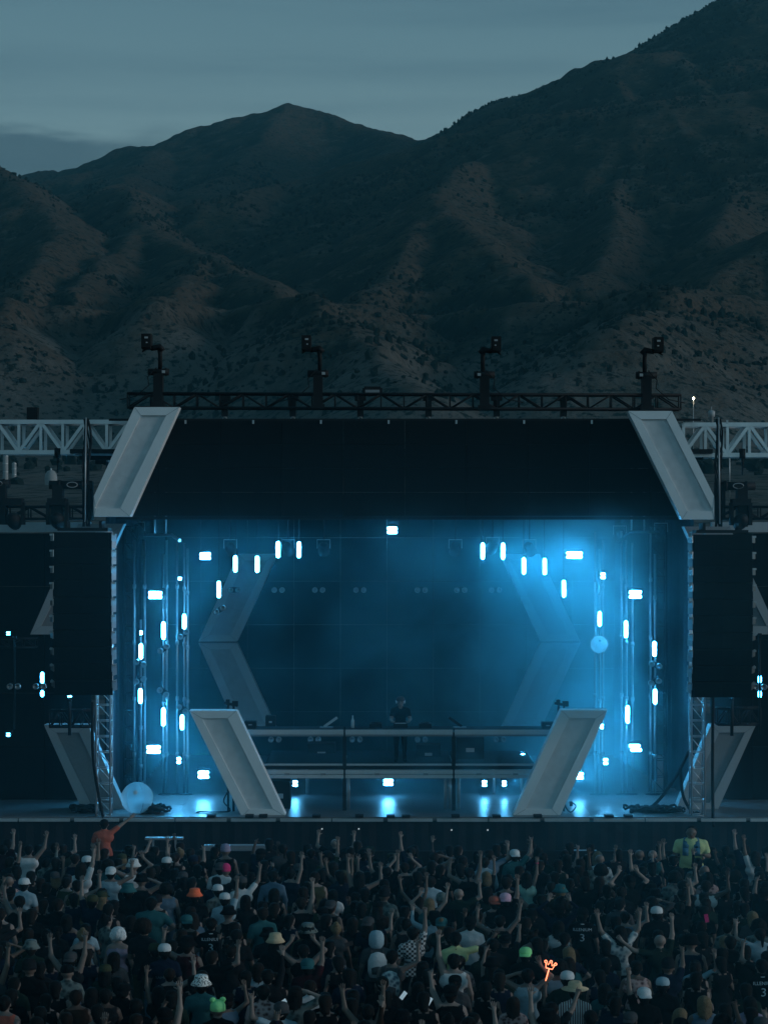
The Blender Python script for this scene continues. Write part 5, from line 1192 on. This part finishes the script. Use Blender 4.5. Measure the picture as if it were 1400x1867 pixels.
ppl = [
 (611, 1538, 'bald man in black t-shirt with pale lettering, hands raised near the front', dict(shirt='black', right='upbent', left='upbent', skin=1, hand=('open', 'open')), [('YOUR', 1.40, .085), ('CKIN', 1.29, .12)]),
 (1093, 1567, 'bald man in pale patterned shirt with a dark strap across the back', dict(shirt='pale patterned', skin=0, right='bent', left='bent'), 'strap'),
 (355, 1634, 'person in neon orange bucket hat and black shirt', dict(shirt='black', hat='bucket', hatc='neon orange', hair='short'), None),
 (243, 1580, 'person in white bucket hat with both hands at the face', dict(shirt='white', hat='bucket', hatc='white', right='upin', left='head', cloth='tank'), None),
 (258, 1607, 'person in black bucket hat and black tank top, right arm bent to the head', dict(shirt='black', cloth='tank', hat='bucket', hatc='black', right='head', left='bent'), None),
 (202, 1592, 'person in white cap and pale blue tank top at the front left', dict(shirt='pale blue', cloth='tank', hat='backcap', hatc='white', hair='short', right='upbent'), None),
 (410, 1640, 'person in white baseball cap beside the neon orange bucket hat', dict(shirt='pale blue', hat='cap', hatc='white', hair='short', right='up', hand=('relax', 'relax')), None),
 (441, 1610, 'person in white t-shirt and grey cap with right arm raised, peace fingers', dict(shirt='white', hat='cap', hatc='grey', hair='short', right='upout', hand=('peace', 'relax')), None),
 (497, 1598, 'dark haired person in pale denim shirt seen from behind', dict(shirt='denim', cloth='long', hair='short'), None),
 (402, 1584, 'man in white t-shirt behind a hot pink ball cap', dict(shirt='white', hair='short', hat='backcap', hatc='grey'), None),
 (411, 1588, 'person wearing a round hot pink beanie in front of the white t-shirt man', dict(shirt='charcoal', hat='beanie', hatc='hot pink'), None),
 (411, 1552, 'person wearing a lavender head wrap near the barrier', dict(shirt='black', hat='beanie', hatc='lavender', cloth='tank'), None),
 (44, 1613, 'person in white cap and pale blue t-shirt at the far left', dict(shirt='pale blue', hat='cap', hatc='white', hair='short'), None),
 (52, 1550, 'person in white tank top with right arm raised at the far left front', dict(shirt='white', cloth='tank', hair='short', right='upout', left='hold', hand=('open', 'fist')), None),
 (782, 1648, 'blond person with both bare pale arms lifted and bent over the head', dict(shirt='teal', cloth='tank', hair='long', hairc='blond', right='upout', left='upin', female=True, skin=1), None),
 (836, 1630, 'shaven headed man in dark green t-shirt', dict(shirt='dark green', skin=1, right='upbent', hand=('relax', 'relax')), None),
 (805, 1642, 'person in patterned beanie style cap right of centre', dict(shirt='black', hat='beanie', hatc='dark floral', hair='long'), None),
 (921, 1641, 'person in pink and white backwards cap next to the orange cap', dict(shirt='black', hat='backcap', hatc='pink', hair='short', right='up', hand=('open', 'relax')), None),
 (901, 1646, 'person in black tank top and small orange cap', dict(shirt='black', cloth='tank', hat='backcap', hatc='orange', hair='short'), None),
 (938, 1560, 'person in white cap with right arm raised showing horn fingers', dict(shirt='teal', hat='backcap', hatc='white', hair='short', right='upout', hand=('horns', 'relax')), None),
 (1197, 1666, 'person in dark shirt and white baseball cap right of centre', dict(shirt='black', hat='cap', hatc='white', hair='short'), None),
 (385, 1685, 'person in black jersey lettered ILLENIUM with number 3, left of centre', dict(shirt='black', hair='short', right='bent', left='bent'), 'jersey'),
 (1062, 1668, 'person in black jersey lettered ILLENIUM 3 and dark cap, right of centre', dict(shirt='black', hat='cap', hatc='black', hair='short'), 'jersey'),
 (1388, 1762, 'person in black jersey lettered ILLENIUM 3 at the right picture edge', dict(shirt='black', hair='short'), 'jersey'),
 (958, 1741, 'person in bright lime green cap', dict(shirt='black', hat='backcap', hatc='lime', hair='short'), None),
 (502, 1718, 'person in beige bucket hat left of centre', dict(shirt='black', hat='bucket', hatc='beige', hair='long'), None),
 (367, 1796, 'person in leopard print bucket hat and teal long sleeved shirt', dict(shirt='teal', cloth='long', hat='bucket', hatc='leopard print', hair='short'), None),
 (397, 1842, 'person in green frog shaped hat near the bottom edge', dict(shirt='black', hat='frog', hatc='lime', cloth='tee'), None),
 (1048, 1808, 'man in striped and pale patterned shirt with brim hat near the bottom right', dict(shirt='striped', hat='brim', hatc='beige', hair='short'), 'shoulder'),
 (216, 1706, 'woman with white curly hair, bare shoulders and a lavender top', dict(shirt='lavender', cloth='strap', hair='curly', hairc='white', female=True, skin=1), None),
 (276, 1648, 'large person in teal t-shirt with white hood at the left', dict(shirt='teal', cloth='tee', hair='short', big=1.25, right='hip'), None),
 (686, 1712, 'person with white hood up and pale backpack in the middle', dict(shirt='grey', cloth='tee', hat='hood', hatc='pale blue'), 'backpack'),
 (1018, 1690, 'dark haired person in white tank top right of centre', dict(shirt='white', cloth='tank', hair='long', female=True), None),
 (1203, 1716, 'shaven man in dark green t-shirt with left arm thrown up', dict(shirt='dark green', left='wide', right='up', skin=1, hand=('relax', 'fist')), None),
 (1208, 1797, 'person in pale cap near the bottom right, right of two', dict(shirt='black', hat='cap', hatc='pale blue', hair='short'), None),
 (1174, 1816, 'person in white and red cap near the bottom right, left of two', dict(shirt='black', hat='backcap', hatc='white', hair='short', left='up', hand=('relax', 'fist')), None),
 (1034, 1786, 'person in white and dark cap holding the glowing orange wand', dict(shirt='dark green', hat='cap', hatc='white', hair='short', left='carry', hand=('relax', 'fist'), skin=2), 'wand'),
 (962, 1780, 'person with left arm bent over the head, just left of the wand', dict(shirt='pale blue', cloth='tank', hair='short', left='head', right='upin'), None),
 (715, 1745, 'person with pale glittery backpack in lower middle', dict(shirt='grey', hair='short', cloth='tank', right='upbent'), 'backpack'),
 (752, 1702, 'person in black and white checked shirt in the middle', dict(shirt='black and white checked', hair='short', right='up', hand=('fist', 'relax')), None),
 (150, 1706, 'woman with blond hair and black strap top at left', dict(shirt='black', cloth='strap', hair='bun', hairc='blond', female=True, skin=1), None),
 (1130, 1700, 'person in pale patterned bandana shirt, both arms raised', dict(shirt='pale patterned', hair='long', right='upout', left='upout', hand=('relax', 'open')), None),
 (911, 1680, 'person in black top with small yellow emblem and pale waistband', dict(shirt='black', cloth='tank', hair='short', right='upout', left='upbent', hand=('open', 'point')), 'emblem'),
 (830, 1712, 'person in white and yellow printed shirt leaning over, arms out', dict(shirt='pale yellow', cloth='tee', hair='short', right='wide', skin=3), None),
 (553, 1735, 'person in black tank top holding both arms up with a phone in the middle left', dict(shirt='black', hair='short', right='upin', left='upin', hand=('fist', 'fist'), cloth='tank'), None),
 (300, 1735, 'person in dark jersey and white cap at lower left', dict(shirt='navy', hat='cap', hatc='white', hair='short'), 'dimletter'),
 (1290, 1600, 'person wearing red patterned shirt draped over the shoulders at right', dict(shirt='red patterned', cloth='long', hair='long', female=True), None),
 (960, 1600, 'person in pale green dress shirt with raised fist, wrist band', dict(shirt='mint', cloth='tank', hair='long', right='up', hand=('fist', 'relax'), band='hot pink', female=True), None),
 (8, 1830, 'person in orange patterned vest in the lower left corner', dict(shirt='orange', cloth='tank', hair='short'), None),
 (1170, 1590, 'person in black shirt with bare raised left arm at right', dict(shirt='black', hair='short', left='up', hand=('relax', 'open'), skin=1), None),
 (1228, 1570, 'person in black shirt beside the security guard with right arm straight up', dict(shirt='black', hair='short', left='up', hand=('relax', 'open'), skin=0), None),
 (705, 1590, 'person in black t-shirt with both hands high near the centre front', dict(shirt='black', hair='short', right='up', left='upout', hand=('open', 'open'), skin=0), None),
 (655, 1600, 'dark haired person with long right arm raised and bent, centre front', dict(shirt='black', hair='long', right='upbent', left='up', hand=('open', 'open'), skin=0, cloth='tank'), None),
 (855, 1592, 'person in black sleeveless top, both bare arms raised right of centre front', dict(shirt='black', hair='ponytail', right='up', left='upbent', hand=('open', 'relax'), skin=0, cloth='tank'), None),
 (1385, 1600, 'person in charcoal shirt with raised right arm at the far right front', dict(shirt='charcoal', hair='short', right='up', hand=('fist', 'relax')), None),
 (500, 1600 + 30, 'long haired person in black top just below the pale denim shirt', dict(shirt='black', cloth='tank', hair='long', female=True), None),
]
JERS = []
for px, py, lab, sp, ex in ppl:
    o, en, B, s, pos = crowd(px, py, lab, H=1.70 if sp.get('female') else 1.72 + .1 * rc.random(), yaw=rc.uniform(-12, 12), **sp)
    if isinstance(ex, list):
        for t_, z_, sz in ex: on_back(o, B, s, t_, z_, sz, LETTER, 'lettering')
    elif ex == 'jersey':
        JERS.append(pos)
        on_back(o, B, s, 'ILLENIUM', 1.385, .078, LETTER, 'lettering'); on_back(o, B, s, '3', 1.225, .21, LETTER, 'number')
        a = MB(); a.tube([(.062 * math.cos(g), -.012 + .062 * math.sin(g), 1.487) for g in np.linspace(0, 6.28, 15)], .009, 5); a.build('collar_trim', LETTER, o)
    elif ex == 'strap':
        a = MB(); pts = []
        for k in range(9):
            u = k / 8; P = np.array([[-.15 + .30 * u, -.3, 1.12 + .36 * u]])
            for _ in range(25): P[:, 1] += np.clip(B.dist(P) - .012, -.02, .05) * .8
            pts.append(P[0])
        a.tube(pts, .022, 6); a.build('shoulder_strap', STRAPM, o)
    elif ex == 'backpack':
        a = MB(); a.lathe([(0, -.23), (.13, -.22), (.16, -.1), (.155, .08), (.11, .2), (.03, .235), (0, .235)], 14, (0, -.19, 1.22), None, 1, .6); bp = a.build('backpack', CL['white'] if px < 700 else CL['pale patterned'], o)
        a = MB(); a.lathe([(0, -.1), (.1, -.09), (.11, .02), (0, .06)], 12, (0, -.275, 1.16), None, 1, .35); a.build('front_pocket', CL['grey'], bp)
        for k in (-1, 1): a = MB(); a.tube([(k * .09, -.15, 1.40), (k * .10, -.03, 1.50), (k * .11, .10, 1.40), (k * .12, .08, 1.15)], .02, 6); a.build('strap', CL['grey'], bp)
    elif ex == 'emblem':
        on_back(o, B, s, 'III', 1.38, .09, simple('yellow_print', (.5, .5, .2), .8), 'emblem'); a = MB(); a.tube([(.15 * math.cos(g), .12 * math.sin(g), .98) for g in np.linspace(0, 6.28, 17)], .02, 5); a.build('waistband', CL['white'], o)
    elif ex == 'dimletter': on_back(o, B, s, 'SAMURAI', 1.22, .07, DIMLET, 'lettering')
    elif ex == 'shoulder':
        pass
    elif ex == 'wand':
        Wr, pl, nn, pe = [Vector(v) for v in en[1]]; hw = Vector((pos[0], pos[1], 0)) + Matrix.Rotation(o.rotation_euler.z, 3, 'Z') @ Vector((pe.x * s * 1.12, pe.y * s * 1.1, pe.z * s))
        wand_at = hw
        t = thing('light_wand', 'glowing orange wand with a crown shaped outline on top, held up in the crowd', 'wand', hw)
        NE = emit('neon_orange_glow', (1.0, .20, .07), 3.2); u = M_(1, pos[1]); ax = Vector((.28, 0, 1)).normalized(); sd = Vector((1, 0, -.28)).normalized()
        a = MB(); a.tube([hw - ax * .05, hw + ax * .26], [.010, .010], 7); part(a, 'stick', NE, t)
        c0 = hw + ax * .26
        lp = lambda cx_, cy_, a0: [(cx_ + .02 * math.cos(a0 - q_), cy_ + .02 * math.sin(a0 - q_)) for q_ in np.linspace(0, 4.6, 7)]
        out = [(-.055, 0), (-.074, .075)] + lp(-.085, .10, R(-75)) + [(-.034, .055)] + lp(0, .118, R(-130)) + [(.034, .055)] + lp(.085, .10, R(-160)) + [(.074, .075), (.055, 0), (-.055, 0)]
        a = MB(); a.tube([c0 + sd * x_ + ax * y_ for x_, y_ in out], .008, 6, False); part(a, 'crown_outline', NE, t)
FEAT += [(x, y, .38, 1.3) for x, y in PEOPLE] + [(x, y, .42, 2.1) for x, y in JERS]; FEAT[0] = (*PEOPLE[0], .7, 1.5); FEAT[1] = (*PEOPLE[1], .6, 1.8)
def hides(x, y): return any(abs(x - a) < w_ and 0 < c_ - y < k_ for a, c_, w_, k_ in FEAT)
# dj behind the table
DJD = 55.25; wdj = W(730, 0, DJD); zl = zlow
o, en, B, s = person(wdj.x, DJD, zl, R(180), dict(right='table', left='table', cloth='tee', shirt='black', skin=0, hair='short', hat='backcap', hatc='grey', faced=True, h=.016), 'dj in black t-shirt and pale cap leaning over the decks on the riser', 1.80)
a = MB(); a.tube([(.098 * math.cos(g), 0, 1.66 + .115 * math.sin(g)) for g in np.linspace(0, math.pi, 11)], .012, 6); hp = a.build('headphones', BLACK, o)
for k in (-1, 1): a = MB(); a.lathe([(0, -.02), (.04, -.015), (.045, .015), (0, .02)], 10, (k * .1, 0, 1.645), Matrix.Rotation(R(90), 3, 'Y')); a.build('ear_cup', PALE, hp)

# --- the rest of the crowd, every one a figure of its own
PO = [('down', 'down', 'relax', 'relax', 'arms down'), ('up', 'down', 'open', 'relax', 'right arm straight up'), ('down', 'up', 'relax', 'open', 'left arm straight up'), ('up', 'upout', 'open', 'open', 'both arms raised'),
      ('upin', 'upin', 'relax', 'relax', 'hands clapping overhead'), ('point', 'bent', 'point', 'relax', 'right hand pointing at the stage'), ('bent', 'point', 'relax', 'point', 'left hand pointing at the stage'),
      ('upbent', 'bent', 'open', 'relax', 'right forearm raised'), ('bent', 'upbent', 'relax', 'horns', 'left hand showing horns'), ('bent', 'bent', 'relax', 'relax', 'forearms held forward'), ('hip', 'bent', 'relax', 'relax', 'hand on hip'), ('head', 'bent', 'relax', 'relax', 'hand on the head')]
PW = [22, 9, 8, 3, 2, 7, 6, 8, 6, 18, 4, 4]
PW3 = [8, 9, 9, 5, 4, 7, 6, 10, 8, 8, 2, 4]
PW2 = [40, 2, 2, 1, 1, 3, 2, 4, 3, 26, 8, 3]
SH = [('black', 30), ('charcoal', 15), ('navy', 9), ('dark green', 7), ('dark brown', 6), ('maroon', 4), ('dark floral', 6), ('olive', 4), ('grey', 5), ('pale blue', 3), ('white', 2), ('teal', 3), ('denim', 3), ('red patterned', 2), ('lavender', 1)]
HR = [('short', 'black', 24, 'short black hair'), ('short', 'brown', 16, 'short brown hair'), ('long', 'black', 14, 'long black hair'), ('long', 'brown', 12, 'long brown hair'), ('long', 'blond', 6, 'long blond hair'), ('bun', 'black', 3, 'black hair bun'), ('bun', 'blond', 2, 'blond hair bun'), ('ponytail', 'brown', 4, 'brown ponytail'), ('curly', 'black', 4, 'curly black hair'), ('curly', 'brown', 3, 'curly brown hair'), ('buns', 'brown', 2, 'two brown hair buns'), (None, None, 3, 'shaven head')]
HT = [(None, None, 62)] + [(k, c, w_) for k, c, w_ in (('cap', 'black', 7), ('backcap', 'black', 6), ('cap', 'white', 1), ('backcap', 'grey', 3), ('bucket', 'black', 3), ('bucket', 'dark floral', 2), ('cap', 'navy', 2), ('backcap', 'teal', 1), ('beanie', 'charcoal', 2), ('bucket', 'teal', 1), ('cap', 'olive', 2), ('backcap', 'dark green', 1))]
CO = [('tee', 50, 't-shirt'), ('tank', 34, 'tank top'), ('long', 10, 'long sleeved shirt'), ('strap', 6, 'strap top')]
def pick(r_, L, i): return r_.choices(L, [q[i] for q in L])[0]
ROWS = ['in the front rows', 'a few rows back', 'in the middle rows', 'in the rear rows', 'near the bottom edge']
COLS = ['at the far left', 'at the left', 'left of centre', 'in the centre', 'right of centre', 'at the right', 'at the far right']
seen = set(); made = 0; rf = random.Random(77)
cand = []
for iy in range(19):
    yb = 28.6 + iy * .985
    hw = yb * .2 + .2; n_ = int(2 * hw / .60)
    for k in range(n_ + 1): cand.append((-hw + (k + .5 * (iy % 2)) * .60 + rf.uniform(-.14, .14), yb + rf.uniform(-.28, .28)))
rf.shuffle(cand)
for x, y in cand:
    if made >= 300 - len(PEOPLE) + made: break
    if any((x - a) ** 2 + ((y - c) * .75) ** 2 < .46 ** 2 for a, c in PEOPLE): continue
    if y > 47.6 or hides(x, y): continue
    for _ in range(60):
        po, sh_, hr, ht, co = rf.choices(PO, PW3 if y > 42.5 else (PW if rf.random() < .30 else PW2))[0], pick(rf, SH, 1), pick(rf, HR, 2), pick(rf, HT, 2), pick(rf, CO, 1)
        fem = hr[0] in ('long', 'bun', 'ponytail', 'buns') and rf.random() < .85
        if not fem and co[0] == 'strap': continue
        key = (po[4], sh_[0], hr[3] if not ht[0] else ht[:2], co[0])
        if key not in seen: break
    seen.add(key)
    px = 700 + x * F_PX / y; row = ROWS[min(4, int((47.6 - y) / 3.7))]; col = COLS[min(6, max(0, int(px / 200)))]
    top_ = 'with %s' % hr[3] if not ht[0] else 'in %s %s' % (ht[1], HATNAME[ht[0]])
    lab = 'person %s, %s %s, %s, %s %s' % (top_, sh_[0], co[2], po[4], row, col)
    if len(lab.replace(',', '').split()) > 16: lab = 'person %s, %s %s, %s, %s' % (top_, sh_[0], co[2], po[4], row)
    if len(lab.replace(',', '').split()) > 16: lab = 'person %s, %s %s, %s' % (top_, sh_[0], co[2], po[4])
    sp = dict(right=po[0], left=po[1], hand=(po[2], po[3]), cloth=co[0], female=fem, shirt=sh_[0], skin=rf.choices([0, 1, 2, 3], [4, 4, 3, 1])[0], hair=hr[0], hairc=hr[1] or 'black', hat=ht[0], hatc=ht[1], pants=rf.choice(JEANS))
    person(x, y, 0, R(rf.gauss(0, 14)), sp, lab, rf.gauss(1.66 if fem else 1.76, .05), 'people in the festival crowd'); made += 1
# beyond three hundred: the people packed in between, seen only as bits of heads and shoulders
low = [make_body('down', 'bent', 'tee', h=.05, mesh_name='crowd_low')[0], make_body('bent', 'down', 'tank', True, h=.05, mesh_name='crowd_low')[0]]
hl = sdf_mesh('crowd_hair', [((0, -.012, 1.69), (0, -.002, 1.685), .104, .103, 0, 1.08), ((0, -.045, 1.64), (0, -.06, 1.52), .085, .08, 0)], .045, 0, face_cut)
def arr(me): 
    v = np.empty(len(me.vertices) * 3); me.vertices.foreach_get('co', v); return v.reshape(-1, 3), [list(p.vertices) for p in me.polygons], [p.material_index for p in me.polygons]
LA, LH = [arr(m_) for m_ in low], arr(hl)
cv, cf, cm, co_, more = [], [], [], 0, 0
cand2 = []
for iy in range(34):
    yb = 29.0 + iy * .55; hw = yb * .2 + .2
    for k in range(int(2 * hw / .42) + 1): cand2.append((-hw + (k + .5 * (iy % 2)) * .42 + rf.uniform(-.08, .08), yb + rf.uniform(-.1, .1)))
rf.shuffle(cand2)
for x, y in cand2:
    if more >= 210: break
    if any(abs(x - a) < .40 and abs(y - c_) < .50 for a, c_ in PEOPLE) or hides(x, y): continue
    PEOPLE.append((x, y)); more += 1; w_ = rf.randint(0, 1); g_ = rf.gauss(0, .3); s_ = rf.gauss(.96, .03)
    Rz = np.array([[math.cos(g_), -math.sin(g_), 0], [math.sin(g_), math.cos(g_), 0], [0, 0, 1]])
    for (v_, f_, m_), hairy in ((LA[w_], 0), (LH, 1)):
        cv.append((v_ * np.array([1.12, 1.1, 1]) * s_) @ Rz.T + np.array([x, y, 0])); cf += [[co_ + q for q in p] for p in f_]
        sh2 = rf.choice([1, 1, 1, 2, 3, 4]); hc = rf.choice([5, 5, 6])
        cm += [hc] * len(f_) if hairy else [sh2 if q == 1 else (0 if q == 0 else 2) for q in m_]; co_ += len(v_)
mc = bpy.data.meshes.new('packed_crowd'); mc.from_pydata(np.concatenate(cv).tolist(), [], cf)
for m_ in (SKINS[0], CL['black'], CL['charcoal'], CL['navy'], CL['dark green'], HAIRM['black'], HAIRM['brown']): mc.materials.append(m_)
mc.polygons.foreach_set('material_index', np.array(cm, dtype=np.int32)); mc.polygons.foreach_set('use_smooth', np.ones(len(cf), bool)); mc.update()
link('packed_crowd', mc, kind='stuff')
# raised phones
for i, (px, py, y, lab, glow) in enumerate(((1288, 1675, 37.5, 'bright pink phone held up at the right of the crowd', 0), (636, 1722, 34.5, 'dark phone held up sideways in the middle of the crowd', 0), (735, 1816, 31.5, 'phone with a pale lit screen low in the crowd', 1), (782, 1827, 31.2, 'phone with a bright white screen low in the crowd', 1), (515, 1829, 31.2, 'phone with a small blue lit screen near the bottom', 1))):
    c = W(px, py, y); t = thing('phone', lab, 'phone', c, None); rt = Matrix.Rotation(R((-8, 80, 40, 35, 60)[i]), 3, 'Y') @ Matrix.Rotation(R(-25), 3, 'X')
    a = MB(); a.box(c, (.075, .009, .155), rt); part(a, 'phone_case', CL['hot pink'] if i == 0 else BLACK, t)
    a = MB(); a.box(c + rt @ Vector((0, -.0062, 0)) if glow else c + rt @ Vector((0, .0062, 0)), (.066, .002, .142), rt); part(a, 'screen', emit('phone_screen_%d' % i, (.6, .85, 1), .16) if glow else GREYCASE, t)
